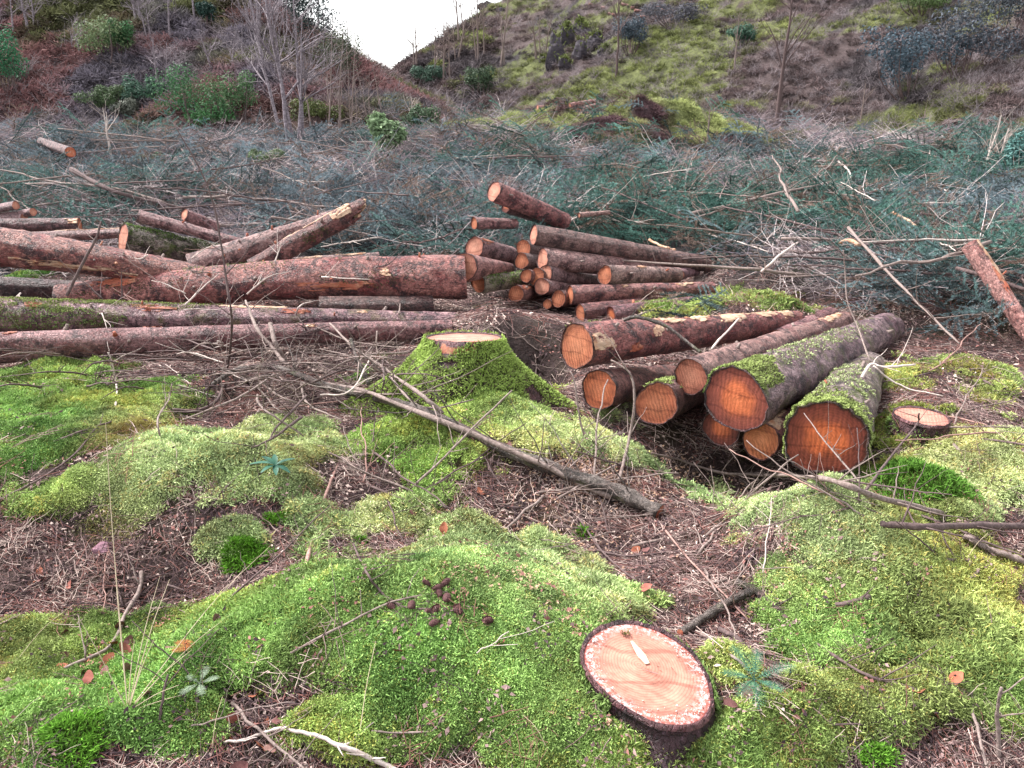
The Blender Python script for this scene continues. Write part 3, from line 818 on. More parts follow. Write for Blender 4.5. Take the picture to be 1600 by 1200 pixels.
SEED = [100]
def make_log(label, a, b, ra, rb, bark='bark_red', face='face_orange', tint=(1, 1, 1), ftint=(1, 1, 1), group=None, moss_on=(), scars=(), stubs=0,
             bend=0.0, square=0.0, amp=0.05, name='felled_log', detail=1.0, faces='ab', oblique=0.0, splinter=False, rough=0.042, cat='log', ext=0.0):
    SEED[0] += 1; sd_ = SEED[0]
    rs = np.random.default_rng(sd_)
    a = np.asarray(a, float); b = np.asarray(b, float)
    L = float(np.linalg.norm(b - a)); zax = (b - a) / L
    if ext:
        a = a - zax * ext; L += ext
        scars = [(z_ + ext if z_ > 0 else z_, *r_) for z_, *r_ in scars]; moss_on = [(z0_ + ext, z1_ + ext, *r_) for z0_, z1_, *r_ in moss_on]
    up = np.array([0, 0, 1.0]); yax = unit(up - zax * zax.dot(up)); xax = np.cross(yax, zax)
    root = empty(name, a, Matrix((xax, yax, zax)).transposed().to_euler())
    tag(root, label, cat, group)
    na = max(12, int(34 * detail)); nl = max(8, int(min(70, L / 0.045) * detail))
    ang = np.arange(na) * 2 * np.pi / na
    zz = np.linspace(0, L, nl)
    A, Z = np.meshgrid(ang, zz)
    def radius(A, Z):
        s = Z / L
        R = (ra * (1 - s) + rb * s) * outline(A, sd_, amp, square)
        cx, sx_ = np.cos(A) * 0.9, np.sin(A) * 0.9
        R = R * (1 + rough * 1.2 * fbm(cx * 1.5 + sd_, sx_ * 1.5, 1.0, 2, z=Z * 3.0) + rough * fbm(cx * 7 + sd_, sx_ * 7, 1.0, 2, z=Z * 14))
        return R
    def centre(Z):
        s = Z / L
        return bend * L * np.sin(np.pi * s)
    R = radius(A, Z)
    X = np.cos(A) * R; Y = np.sin(A) * R + centre(Z)
    Zo = Z + 0.0
    if oblique: Zo = Zo + np.where(Z < L * 0.02, 0, 0) + oblique * X * (1 - Z / L)
    if splinter:
        e = sst(0.93, 1.0, Z / L)
        Zo = Zo + e * (0.10 * fbm(np.cos(A) * 2, np.sin(A) * 2 + sd_, 1.0, 3) + 0.06)
        X, Y = X * (1 - 0.25 * e), Y * (1 - 0.25 * e)
    v = np.stack([X, Y, Zo], -1).reshape(-1, 3)
    i_ = np.arange(nl - 1)[:, None] * na; j = np.arange(na)[None, :]; k = (j + 1) % na
    mb = MB(); mb.add(v, np.stack([i_ + j, i_ + k, i_ + na + k, i_ + na + j], -1).reshape(-1, 4))
    bo = mb.build('bark', M[bark], root); bo.color = (*tint, 1)
    kid(root, bo)
    if 'a' in faces:
        f = MB(); disc(f, ang, R[0] * 0.985, 0.0, -1)
        if oblique:
            f.v[0][:, 2] += oblique * f.v[0][:, 0]
        fo = f.build('cut_face', M[face], root); fo.color = (*ftint, 1); kid(root, fo)
        fo.location = (0, 0, 0.003)
        if oblique == 0:
            # ragged lip of bark standing round the cut
            lip = MB(); rr = R[0]
            o1 = np.stack([np.cos(ang) * rr * 1.004, np.sin(ang) * rr * 1.004, np.zeros(na) + 0.012], 1)
            o2 = np.stack([np.cos(ang) * rr * 0.99, np.sin(ang) * rr * 0.99, -0.004 - 0.006 * rs.uniform(0, 1, na)], 1)
            o3 = np.stack([np.cos(ang) * rr * 0.945, np.sin(ang) * rr * 0.945, np.zeros(na) + 0.004], 1)
            jj = np.arange(na); kk = (jj + 1) % na
            lip.add(np.vstack([o1, o2, o3]), np.vstack([np.stack([jj, na + jj, na + kk, kk], 1), np.stack([na + jj, 2 * na + jj, 2 * na + kk, na + kk], 1)]))
            lo = lip.build('bark_rim', M['bark_dark'], root); lo.color = (*tint, 1); kid(root, lo)
    if 'b' in faces:
        f = MB(); disc(f, ang, R[-1] * 0.985 * (0.75 if splinter else 1), 0.0, 1)
        if splinter: f.v[0][:, 2] += 0.10 * fbm(f.v[0][:, 0] * 22, f.v[0][:, 1] * 22, 1.0, 3) + 0.03
        fo = f.build('broken_end' if splinter else 'cut_face', M['bare' if splinter else face], root)
        fo.location = (0, float(centre(np.array(L))), L - 0.003 + (0.05 if splinter else 0)); fo.color = (*ftint, 1); kid(root, fo)
    # moss: (z0, z1, centre angle in degrees, half width in degrees, count, tint name)
    if moss_on:
        mm = MB()
        for (z0, z1, ac, aw, cnt, tn) in moss_on:
            q = int(cnt * 2.2)
            za = rs.uniform(z0, z1, q); aa = math.radians(ac) + np.radians(aw) * rs.uniform(-1, 1, q)
            keep = (fbm(aa * 2.0 + sd_, za * 6, 1.0, 3) + 0.75 - 0.9 * np.abs((aa - math.radians(ac)) / math.radians(aw)) ** 3 - 0.55 * sst(0.55, 1.0, (za - z0) / max(1e-3, z1 - z0))) > 0.25
            za, aa = za[keep][:cnt], aa[keep][:cnt]
            R_ = radius(aa, za) * 0.99
            p = np.stack([np.cos(aa) * R_, np.sin(aa) * R_ + centre(za), za], 1)
            nn = np.stack([np.cos(aa), np.sin(aa) , 0 * aa - 0.15], 1)
            tt_ = np.array(TINTS[tn]) * (1 + 0.3 * fbm(aa * 3, za * 8, 1.0, 2))[:, None]
            add_fronds(mm, p, nn, 0.017, 0.0052, tt_, 0.9)
            # felt under the fronds
        mo = mm.build('moss_cover', M['moss_g'], root); tag(mo, kind='stuff'); kid(root, mo)
    # bare patches where bark was torn away: (z, angle, half length, half angle, material)
    for (zc, ac, hl_, ha, mt) in scars:
        ns, ms = 34, 22
        if zc < 0: zc = L + zc
        u, w_ = np.meshgrid(np.linspace(-1, 1, ns), np.linspace(-1, 1, ms))
        za = np.clip(zc + u * hl_, 0.003, L - 0.003); aa = math.radians(ac) + w_ * math.radians(ha)
        edge = 0.75 - (np.abs(u) ** 2 + np.abs(w_) ** 2) + 0.75 * fbm(u * hl_ * 9 + sd_ + zc * 9, w_ * 1.3, 1.6, 4, gain=0.65)
        edge = np.where((np.abs(u) > 0.97) | (np.abs(w_) > 0.97), -1, edge)
        R_ = radius(aa, za) + 0.0035
        R_ = R_ + 0.004 * fbm(u * 4 + zc, w_ * 4, 1.0, 2)
        R_ = np.where(edge > 0.0, R_, R_ - 0.012)
        p = np.stack([np.cos(aa) * R_, np.sin(aa) * R_ + centre(za), za], -1).reshape(-1, 3)
        ii = (np.arange(ms - 1)[:, None] * ns + np.arange(ns - 1)[None, :]).ravel()
        qd = np.stack([ii, ii + 1, ii + ns + 1, ii + ns], 1)
        ed = edge.ravel()
        qd = qd[(ed[qd] > -0.05).sum(1) >= 3]
        if len(qd) == 0: continue
        s_ = MB(); s_.add(p, qd)
        so = s_.build('bare_patch', M[mt], bo); so.color = (*[random.uniform(0.85, 1.1)] * 3, 1); kid(bo, so)
    for q in range(stubs):
        zc = rs.uniform(0.1, 0.92) * L; aa = rs.uniform(0.1, 3.0)
        R_ = float(radius(np.array([aa]), np.array([zc]))[0])
        d = np.array([math.cos(aa), math.sin(aa), rs.uniform(0.1, 0.6)]); d /= np.linalg.norm(d)
        p0 = np.array([math.cos(aa) * R_ * 0.94, math.sin(aa) * R_ * 0.94 + float(centre(np.array(zc))), zc])
        ln = rs.uniform(0.02, 0.05); rr = rs.uniform(0.006, 0.013)
        s_ = MB(); s_.tube([p0, p0 + d * ln * 0.5, p0 + d * ln], [rr * 1.5, rr, rr * 0.9], 7)
        so = s_.build('branch_stub', M['bare_red' if rs.uniform() < 0.3 else 'twig'], bo); kid(bo, so)
    return root

GL, GM, GF = 'felled trunks lying across the clearing', 'cut logs heaped in the middle pile', 'sawn logs in the front pile'
# long trunks across the left of the clearing
make_log('long slender pinkish trunk, lowest of those lying across, ending behind the mossy stump', at(-70, 549, 5.0), at(705, 514, 5.75), 0.118, 0.068, 'bark_pink', 'face_pale', (1.0, 0.74, 0.77), ext=1.1, group=GL, stubs=14, bend=0.004,
         scars=[(0.35, 100, 0.05, 14, 'bare_red'), (1.2, 75, 0.10, 14, 'bare_red'), (2.3, 120, 0.05, 12, 'bare'), (1.0, 15, 0.12, 12, 'bare_red')])
make_log('long trunk with green moss along its thick end, just behind the slender pinkish trunk', at(-70, 492, 5.55), at(715, 502, 6.15), 0.142, 0.070, 'bark_mossy', 'face_pale', (1.0, 0.72, 0.74), ext=0.9, group=GL, stubs=10,
         moss_on=[(0.0, 1.1, 95, 55, 3200, 'yellow'), (0.9, 1.9, 85, 35, 900, 'yellow'), (0.1, 1.3, 165, 45, 1600, 'green')],
         scars=[(1.35, 120, 0.20, 20, 'bare_red'), (0.55, 120, 0.06, 16, 'bare_red'), (2.05, 80, 0.30, 22, 'bare'), (2.4, 120, 0.12, 20, 'bare_red'), (2.9, 110, 0.05, 14, 'bare')])
make_log('thick deep red trunk with peeling bark, largest of those lying across the clearing', at(95, 470, 6.5), at(728, 432, 6.75), 0.135, 0.185, 'bark_red', 'face_orange', (1.08, 0.76, 0.73), group=GL, stubs=12, bend=0.018,
         moss_on=[(1.7, 1.85, 170, 10, 30, 'green'), (1.0, 2.4, 100, 30, 260, 'green'), (0.2, 1.2, 150, 30, 260, 'dark'), (2.2, 3.0, 165, 30, 300, 'dark')], scars=[(2.3, 190, 0.4, 14, 'bare_red'), (0.5, 120, 0.25, 22, 'bare_red'), (2.75, 150, 0.05, 16, 'bare')])
make_log('thick pinkish brown trunk tapering down onto the deep red one', at(-75, 386, 6.25), at(335, 438, 6.75), 0.195, 0.095, 'bark_red', 'face_orange', (1.05, 0.80, 0.74), ext=0.8, group=GL, stubs=10, bend=0.02,
         scars=[(0.9, 205, 0.5, 16, 'bare'), (1.75, 140, 0.05, 14, 'bare'), (1.55, 215, 0.3, 12, 'bare_red')])
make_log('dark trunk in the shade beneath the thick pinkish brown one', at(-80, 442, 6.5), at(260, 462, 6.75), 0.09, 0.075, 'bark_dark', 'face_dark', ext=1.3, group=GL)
make_log('mossy trunk with a pale sawn end, behind the thick pinkish brown one', at(192, 373, 7.1), at(350, 402, 7.7), 0.135, 0.11, 'bark_mossy', 'face_pale', (0.8, 0.85, 0.7), group=GL, moss_on=[(0.0, 1.0, 120, 75, 2600, 'dark'), (0.0, 0.5, 100, 50, 500, 'green')])
make_log('thin straight pink trunk resting on the mossy one with the pale end', at(216, 338, 7.3), at(388, 384, 7.6), 0.062, 0.05, 'bark_pink', 'face_pale', (1.0, 0.80, 0.82), group=GL, stubs=2)
make_log('thin pale peeled log lying left of the mossy trunk with the pale end', at(35, 372, 7.0), at(198, 364, 7.3), 0.052, 0.045, 'bark_pink', 'face_pale', (0.95, 0.8, 0.8), group=GL, scars=[(0.5, 70, 0.35, 30, 'bare')])
make_log('dark short log with an orange knot, at the brash edge behind the trunks', at(-40, 352, 7.3), at(125, 352, 7.5), 0.06, 0.07, 'bark_dark', 'face_orange', (1.2, 0.9, 0.95), group=GL, scars=[(0.85, 130, 0.09, 30, 'bare')])
make_log('diagonal speckled pinkish trunk rising over the deep red one, its top sawn off', at(300, 418, 6.95), at(548, 336, 7.35), 0.112, 0.085, 'bark_pink', 'face_pale', (1.0, 0.84, 0.82), group=GL, stubs=12)
make_log('diagonal dark trunk with a splintered pale broken top, beside the speckled one', at(395, 420, 6.8), at(552, 331, 7.15), 0.085, 0.088, 'bark_red', 'face_pale', (0.62, 0.48, 0.48), group=GL, splinter=True, stubs=2,
         moss_on=[(0.5, 0.8, 170, 35, 160, 'dark')], scars=[(0.62, 85, 0.32, 16, 'bare'), (-0.07, 60, 0.10, 60, 'bare'), (-0.09, 130, 0.12, 45, 'bare')])
make_log('short pale torn log lying behind the deep red trunk', at(455, 412, 7.2), at(592, 402, 7.5), 0.055, 0.05, 'bark_pink', 'face_pale', (0.95, 0.85, 0.85), group=GL, scars=[(0.15, 120, 0.14, 35, 'bare'), (0.55, 100, 0.15, 28, 'bare')])
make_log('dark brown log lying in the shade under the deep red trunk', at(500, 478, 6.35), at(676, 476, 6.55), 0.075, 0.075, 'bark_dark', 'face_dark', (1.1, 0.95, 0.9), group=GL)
make_log('smooth pink log with a pale face pushed against the end of the deep red trunk', at(724, 418, 6.7), at(795, 420, 7.5), 0.125, 0.06, 'bark_pink', 'face_pale', (1.1, 0.75, 0.72), group=GL)
make_log('stubby pink log on the brash behind the thin straight pink trunk', at(288, 335, 8.4), at(338, 356, 8.7), 0.06, 0.065, 'bark_pink', 'face_pale', (1.0, 0.72, 0.76), group=GL, detail=0.6)
for k, (x0, y0, x1, y1, lab) in enumerate([(-15, 328, 25, 321, 'topmost thin log of the small stack at the edge of the brash'), (-10, 341, 52, 331, 'thin log with a pale end sticking out furthest in the small edge stack'), (-20, 342, 38, 340, 'lowest thin log of the small stack at the edge of the brash')]):
    make_log(lab, at(x0, y0, 8.8), at(x1, y1, 8.6), 0.045, 0.045, 'bark_pink', 'face_pale', (0.9, 0.75, 0.8), group='thin logs in the small edge stack', detail=0.5)

# middle pile: (label, x0, y0, depth0, x1, y1, depth1, radius px, bark, face, tint)
MID = [
    ('reddish log tilted up highest at the back of the middle pile', 772, 299, 8.3, 884, 346, 8.9, 15, 'bark_red', 'face_pale', (1.05, 0.75, 0.78)),
    ('dark log right under the highest tilted log of the middle pile', 792, 322, 8.5, 872, 350, 9.0, 10, 'bark_dark', 'face_dark', (1.2, 0.9, 0.95)),
    ('small lone log with an orange end on the brash left of the tilted log', 741, 349, 8.2, 806, 350, 8.5, 9, 'bark_red', 'face_orange', (0.85, 0.7, 0.75)),
    ('grey pink log with torn bark, at the left edge of the middle pile', 741, 386, 7.5, 812, 403, 8.2, 16, 'bark_pink', 'face_pale', (0.9, 0.74, 0.78)),
    ('short log clothed in green moss with an orange end in the middle pile', 747, 443, 6.9, 838, 434, 7.6, 14, 'bark_mossy', 'face_orange', (0.9, 0.95, 0.7)),
    ('long grey brown log lying slantwise across the top of the middle pile', 834, 367, 7.35, 1105, 413, 8.0, 15, 'bark_pink', 'face_pale', (0.62, 0.50, 0.47)),
    ('orange ended log just below the left end of the slanting top log', 818, 388, 7.45, 900, 398, 8.4, 13, 'bark_pink', 'face_orange', (0.95, 0.85, 0.85)),
    ('thin log beneath the orange ended log on the left of the middle pile', 815, 408, 7.3, 880, 412, 8.0, 12, 'bark_pink', 'face_orange', (0.85, 0.8, 0.8)),
    ('speckled pale log with a wide face, second from the top of the middle pile', 848, 405, 7.2, 1050, 424, 7.9, 16, 'bark_pink', 'face_pale', (1.05, 0.88, 0.86)),
    ('slim mauve log under the speckled pale log', 853, 427, 7.1, 940, 440, 7.8, 12, 'bark_pink', 'face_pale', (0.75, 0.64, 0.68)),
    ('log end in the second place from left of the middle row', 838, 432, 7.08, 900, 446, 7.9, 13, 'bark_pink', 'face_orange', (0.85, 0.75, 0.72)),
    ('smallest log end at the left of the middle row beside the mossy log', 822, 431, 7.05, 880, 440, 7.8, 10, 'bark_red', 'face_orange', (0.8, 0.7, 0.7)),
    ('clean pale log end under the slim mauve log', 847, 448, 7.0, 915, 452, 7.7, 13, 'bark_pink', 'face_pale', (0.95, 0.8, 0.82)),
    ('stout pale barked log with a bright orange end, before the slim mauve log', 945, 430, 6.95, 1058, 430, 7.6, 15, 'bark_pink', 'face_orange', (1.05, 0.95, 0.88)),
    ('log with a torn knotty end, lower left of the middle pile', 806, 459, 6.9, 850, 456, 7.5, 13, 'bark_red', 'face_orange', (1.0, 0.85, 0.85)),
    ('long reddish log with an orange scar in the lower middle pile', 891, 461, 6.8, 1112, 452, 7.2, 15, 'bark_red', 'face_orange', (0.95, 0.75, 0.76)),
    ('log end wedged under the left end of the scarred reddish log', 872, 467, 6.82, 930, 468, 7.4, 13, 'bark_red', 'face_orange', (0.9, 0.75, 0.72)),
    ('tiny log end poking out at the bottom of the middle pile', 855, 475, 6.85, 900, 474, 7.4, 8, 'bark_red', 'face_orange', (0.9, 0.8, 0.8)),
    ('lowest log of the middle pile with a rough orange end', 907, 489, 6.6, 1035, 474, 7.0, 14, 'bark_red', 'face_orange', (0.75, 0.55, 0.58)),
    ('dark purple log behind the lowest one, partly under fresh spruce sprigs', 955, 492, 6.5, 1112, 470, 6.9, 14, 'bark_dark', 'face_dark', (1.6, 1.1, 1.25)),
    ('short bluish log stub at the right end of the middle pile', 1062, 428, 7.7, 1088, 424, 8.0, 8, 'bark_dark', 'face_pale', (2.2, 1.8, 2.1)),
    ('thin dark log standing out behind the moss mound at the end of the pile', 1098, 494, 6.5, 1120, 478, 6.9, 9, 'bark_dark', 'face_dark', (1.3, 1.0, 1.1)),
    ('thin pale debarked log in the twigs above the slanting top log', 905, 336, 8.6, 952, 332, 8.8, 4, 'bark_pink', 'face_pale', (1.3, 1.1, 1.0)),
]
for (lab, x0, y0, d0, x1, y1, d1, rp, bk, fc, tn) in MID:
    p0, p1 = at(x0, y0, d0), at(x1, y1, d1)
    r = rp * 1.05 * d0 / math.cos(math.radians(12)) * math.cos(math.radians(8)) / FPX
    mo = [(0.03, 0.75, 110, 85, 900, 'green')] if 'green moss' in lab else ()
    scs = [(1.1, 115, 0.10, 28, 'bare'), (0.5, 120, 0.04, 18, 'bare')] if 'orange scar' in lab else ([(0.45, 100, 0.08, 22, 'bare')] if 'stout' in lab else ([(0.1, 130, 0.12, 25, 'bare_red')] if 'torn' in lab else ()))
    make_log(lab, p0, p1, r, r * 0.82, bk, fc, tn, group=GM, moss_on=mo, scars=scs, detail=0.7, stubs=2 if rp > 12 else 0)

# front pile
make_log('red log with peeled pale patches and an orange end, top left of the front pile', at(901, 541, 4.25), at(1243, 503, 5.95), 0.128, 0.085, 'bark_red', 'face_orange', (0.92, 0.58, 0.58), (1.1, 1.1, 1.1), group=GF, stubs=4,
         moss_on=[(0.0, 0.28, 60, 25, 120, 'yellow')],
         scars=[(0.10, 160, 0.13, 30, 'bare'), (0.85, 95, 0.16, 28, 'bare'), (1.15, 100, 0.13, 34, 'bare'), (1.50, 100, 0.22, 40, 'bare'), (2.0, 92, 0.25, 42, 'bare'), (2.28, 100, 0.14, 50, 'bare'), (0.62, 140, 0.06, 22, 'bare'), (0.4, 185, 0.08, 16, 'bare_red')])
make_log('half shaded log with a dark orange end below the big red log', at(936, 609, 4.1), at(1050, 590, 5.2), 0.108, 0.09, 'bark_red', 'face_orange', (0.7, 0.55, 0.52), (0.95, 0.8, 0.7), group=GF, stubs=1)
make_log('log with a moss capped round orange end, right of the half shaded log', at(1025, 631, 3.9), at(1130, 585, 5.3), 0.117, 0.10, 'bark_dark', 'face_orange', (1.3, 1.0, 1.0), (1.0, 0.92, 0.9), group=GF, moss_on=[(0.0, 0.28, 75, 60, 700, 'yellow')])
make_log('smooth pale barked log with a finely ringed face in the middle of the front pile', at(1079, 588, 4.0), at(1322, 503, 6.1), 0.098, 0.082, 'bark_pink', 'face_pale', (1.05, 0.86, 0.80), (0.78, 0.66, 0.62), group=GF, stubs=5, amp=0.03,
         scars=[(2.3, 90, 0.3, 40, 'bare')])
make_log('massive log with a thick moss collar round its ringed face, atop the front pile', at(1150, 624, 3.62), at(1388, 512, 6.0), 0.163, 0.118, 'bark_mossy', 'face_dark', (0.92, 0.76, 0.80), (1.35, 1.25, 1.3), group=GF, stubs=4, rough=0.05,
         moss_on=[(0.0, 0.42, 70, 80, 4200, 'yellow'), (0.0, 0.35, 30, 40, 1200, 'green'), (0.4, 1.4, 95, 40, 700, 'pale'), (1.3, 2.2, 95, 40, 300, 'pale')])
make_log('small orange log squeezed low between the two massive front logs', at(1189, 690, 3.55), at(1290, 610, 4.9), 0.092, 0.085, 'bark_red', 'face_orange', (1.15, 0.8, 0.85), (1.25, 1.2, 1.1), group=GF, scars=[(0.10, 95, 0.12, 45, 'bare'), (0.3, 80, 0.12, 30, 'bare')])
make_log('largest log, its squarish deep orange face ringed with moss, in the front pile', at(1290, 686, 3.30), at(1352, 575, 5.0), 0.178, 0.125, 'bark_mossy', 'face_dark', (0.85, 0.80, 0.72), (1.25, 1.05, 0.95), group=GF, stubs=4, square=0.03, amp=0.05, rough=0.06,
         moss_on=[(-0.005, 0.10, 90, 150, 2600, 'yellow'), (0.0, 0.5, 80, 80, 1800, 'yellow'), (0.4, 1.3, 90, 60, 900, 'pale')])
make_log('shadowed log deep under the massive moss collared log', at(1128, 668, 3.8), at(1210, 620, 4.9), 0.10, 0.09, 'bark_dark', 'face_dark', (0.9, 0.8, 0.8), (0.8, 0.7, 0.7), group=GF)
make_log('pinkish log end sticking out behind the smooth pale log of the front pile', at(1215, 530, 5.5), at(1298, 492, 6.3), 0.07, 0.068, 'bark_pink', 'face_pale', (1.0, 0.72, 0.78), group=GF)

# loose logs further off
make_log('broken reddish snag leaning out of the brash with its bark stripped on one side', at(1612, 528, 5.45), at(1516, 382, 6.0), 0.056, 0.062, 'bark_pink', 'face_dark', (1.35, 0.95, 0.88), name='broken_snag', cat='snag', scars=[(0.62, 100, 0.24, 32, 'bare'), (0.45, 80, 0.15, 24, 'bare_red')], stubs=2, group=None)
make_log('short log with a bright orange sawn face, alone at the foot of the bracken slope', at(110, 238, 15.5), at(65, 222, 17.5), 0.10, 0.09, 'bark_dark', 'face_pale', (1.3, 1, 1), (1.3, 0.95, 0.75), detail=0.6)
for k, (x0, y0, x1, y1, Y) in enumerate([(840, 168, 905, 172, 26), (850, 174, 925, 178, 25.5), (890, 165, 930, 158, 26.5), (905, 172, 930, 165, 26), (1490, 222, 1540, 208, 20), (1510, 224, 1550, 214, 20), (1480, 216, 1522, 214, 20.5)]):
    make_log(('distant reddish log in the little heap beyond the mossy spoil heap' if k < 4 else 'distant pale log in the heap at the foot of the right hillside'), at(x0, y0, Y), at(x1, y1, Y + 0.6), 0.085, 0.07, 'bark_pink', 'face_pale', (1.1, 0.75, 0.72) if k < 4 else (1.2, 1.0, 0.9), group='distant logs beyond the brash', detail=0.45)
for k in range(11):
    px, py = 925 + k * 11 + random.uniform(-6, 6), 8 + (k % 4) * 5 + random.uniform(-3, 3)
    g = P(px, max(py, 2), 0.12)
    e = g + np.array([random.uniform(1.6, 2.4), random.uniform(-0.4, 0.5), -0.35 + random.uniform(-0.3, 0.2)])
    make_log('faraway stripped pole lying in the stack high on the right hillside', g, e, 0.07, 0.055, 'bark_pink', 'face_pale', (1.25, 0.95, 0.88), group='poles stacked high on the hillside', detail=0.4, name='stripped_pole', cat='pole')

# ------------------------------------------------------------------ STUMPS
def make_stump(label, top, r, drop, nrm, flare, face, bark, tint, moss_n, moss_tint, seed, elong=(0.0, 0.0), moss_from=0.15, moss_arc=None, ftint=(1, 1, 1), flen=0.02):
    root = empty('tree_stump', top)
    tag(root, label, 'stump', 'sawn stumps')
    na, nl = 56, 22
    ang = np.arange(na) * 2 * np.pi / na
    base = outline(ang, seed, 0.035) * (1 + elong[0] * np.cos(2 * (ang - elong[1])))
    n = unit(np.array(nrm, float))
    e1 = unit(np.array([1.0, 0, 0]) - n * n[0]); e2 = np.cross(n, e1)
    rs = random.Random(seed)
    roots = [(rs.uniform(0, 6.28), rs.uniform(0.5, 1.0)) for k in range(5)]
    rings, nr_ = [], []
    for k in range(nl):
        s = k / (nl - 1)
        lob = sum(w * np.exp(-((np.angle(np.exp(1j * (ang - a0)))) / 0.45) ** 2) for a0, w in roots)
        rr = r * base * (1 + flare * s ** 1.45 * (0.6 + 0.9 * lob) + 0.02 * fbm(np.cos(ang) * 3 + seed, np.sin(ang) * 3, 1.0, 3, z=s * 4))
        # tilt of the cut fades towards the ground
        t = 1 - sst(0.0, 0.7, s)
        zt = (-(n[0] * np.cos(ang) + n[1] * np.sin(ang)) / n[2]) * rr * t
        rings.append(np.stack([np.cos(ang) * rr, np.sin(ang) * rr, zt - drop * s], 1))
    v = np.array(rings)
    i_ = np.arange(nl - 1)[:, None] * na; j = np.arange(na)[None, :]; k = (j + 1) % na
    mb = MB(); mb.add(v.reshape(-1, 3), np.stack([i_ + j, i_ + na + j, i_ + na + k, i_ + k], -1).reshape(-1, 4))
    bo = mb.build('bark', M[bark], root); bo.color = (*tint, 1)
    f = MB(); disc(f, ang, r * base * 0.985, 0.0, 1, 9)
    fv = f.v[0]; fv[:, 2] = -(n[0] * fv[:, 0] + n[1] * fv[:, 1]) / n[2] - 0.004
    fo = f.build('cut_face', M[face], root); fo.color = (*ftint, 1)
    # ragged bark rim
    lip = MB(); t0 = v[0]; rj = np.array([rs.uniform(0.2, 1) for _ in range(na)])
    o2 = t0 * 1.012 + np.stack([0 * rj, 0 * rj, 0.008 * rj], 1)
    o1 = v[1] * 1.03 ; o3 = t0 * np.array([0.965, 0.965, 0.965]) + np.array([0, 0, -0.002])
    jj = np.arange(na); kk = (jj + 1) % na
    lip.add(np.vstack([o1, o2, o3]), np.vstack([np.stack([jj, kk, na + kk, na + jj], 1), np.stack([na + jj, na + kk, 2 * na + kk, 2 * na + jj], 1)]))
    lo = lip.build('bark_rim', M['bark_dark'], root); lo.color = (1.2, 0.8, 0.9, 1)
    if moss_n:
        sv = RNG.uniform(moss_from, 1.0, moss_n * 2); av = RNG.uniform(0, 2 * np.pi, moss_n * 2)
        kf = sv * (nl - 1); k0 = np.minimum(kf.astype(int), nl - 2); fk = (kf - k0)[:, None]
        af = av / (2 * np.pi) * na; a0 = af.astype(int) % na; a1 = (a0 + 1) % na; fa = (af - af.astype(int))[:, None]
        p = (v[k0, a0] * (1 - fa) + v[k0, a1] * fa) * (1 - fk) + (v[k0 + 1, a0] * (1 - fa) + v[k0 + 1, a1] * fa) * fk
        d1 = v[k0 + 1, a0] - v[k0, a0]; d2 = v[k0, a1] - v[k0, a0]
        nn = unit(np.cross(d1, d2)); 
        keep = fbm(av * 2.2 + seed, sv * 5, 1.0, 3) + 0.9 - 0.5 * (1 - sst(moss_from, moss_from + 0.2, sv)) > 0.0
        if moss_arc is not None:
            keep &= moss_arc(av, sv)
        p, nn = p[keep][:moss_n], nn[keep][:moss_n]
        tt_ = np.array(TINTS[moss_tint])[None] * (1 + 0.3 * fbm(p[:, 0] * 9, p[:, 2] * 9 + p[:, 1] * 5, 1.0, 2))[:, None] * np.array([1, 1, 1])
        mm = MB(); add_fronds(mm, p, nn * 0.8 + np.array([0, 0, 0.25]), flen, 0.0052, tt_, 0.9)
        mo = mm.build('moss_cover', M['moss_g'], root); tag(mo, kind='stuff')
    return root, v, n

# foreground stump, freshly cut
def front_arc(av, sv):
    d = np.abs(np.angle(np.exp(1j * (av - math.radians(280)))))
    return ~((d < 0.95) & (sv < 0.55 + 0.25 * np.sin(av * 7)))
s1, s1v, s1n = make_stump('freshly sawn stump with a clean salmon pink face, nearest the viewer', at(1012, 1046, 1.72), 0.168, 0.24, (0.15, -0.13, 1), 0.35, 'face_fresh', 'bark_dark', (0.45, 0.32, 0.42), 9000, 'green', 5, (0.05, -0.6), 0.02, front_arc)
def on_face(u, w, n, lift): return np.array([u, w, -(n[0] * u + n[1] * w) / n[2] + lift])
mb = MB()                                                 # pale streak of torn wood in the face
sp_ = [(-0.030, 0.095, 0.004), (-0.018, 0.070, 0.010), (-0.006, 0.045, 0.014), (0.004, 0.020, 0.008)]
pts_l, pts_r = [], []
for (u, w, hw) in sp_:
    pts_l.append(on_face(u - hw, w - hw * 0.35, s1n, 0.0005)); pts_r.append(on_face(u + hw * 0.6, w + hw * 0.35, s1n, 0.0005))
mb.add(np.array(pts_l + pts_r), [[k, k + 4, k + 5, k + 1] for k in range(3)])
st = mb.build('torn_wood_streak', mat_plain('white_torn_wood', (0.50, 0.40, 0.28), (0.66, 0.57, 0.44), 40, (3, 1, 1)), s1)
mb = MB()                                                 # sawdust crumbs along the rim
for k in range(330):
    a_ = random.choice([random.gauss(4.3, 0.9), random.gauss(2.9, 0.5), random.gauss(5.9, 0.5), random.gauss(0.7, 0.3)]); rr = 0.158 * (1 - abs(random.gauss(0, 0.10))) * (1 + 0.06 * math.cos(2 * (a_ + 0.75)))
    c_ = on_face(math.cos(a_) * rr, math.sin(a_) * rr, s1n, 0.0)
    q = RNG.normal(0, random.uniform(0.0008, 0.0022), (4, 3)) + c_
    mb.add(q, None, [[0, 1, 2], [0, 2, 3], [0, 3, 1], [1, 3, 2]])
so = mb.build('sawdust', mat_plain('sawdust', (0.70, 0.56, 0.52), (0.85, 0.76, 0.74), 60), s1); tag(so, kind='stuff')
mb = MB()
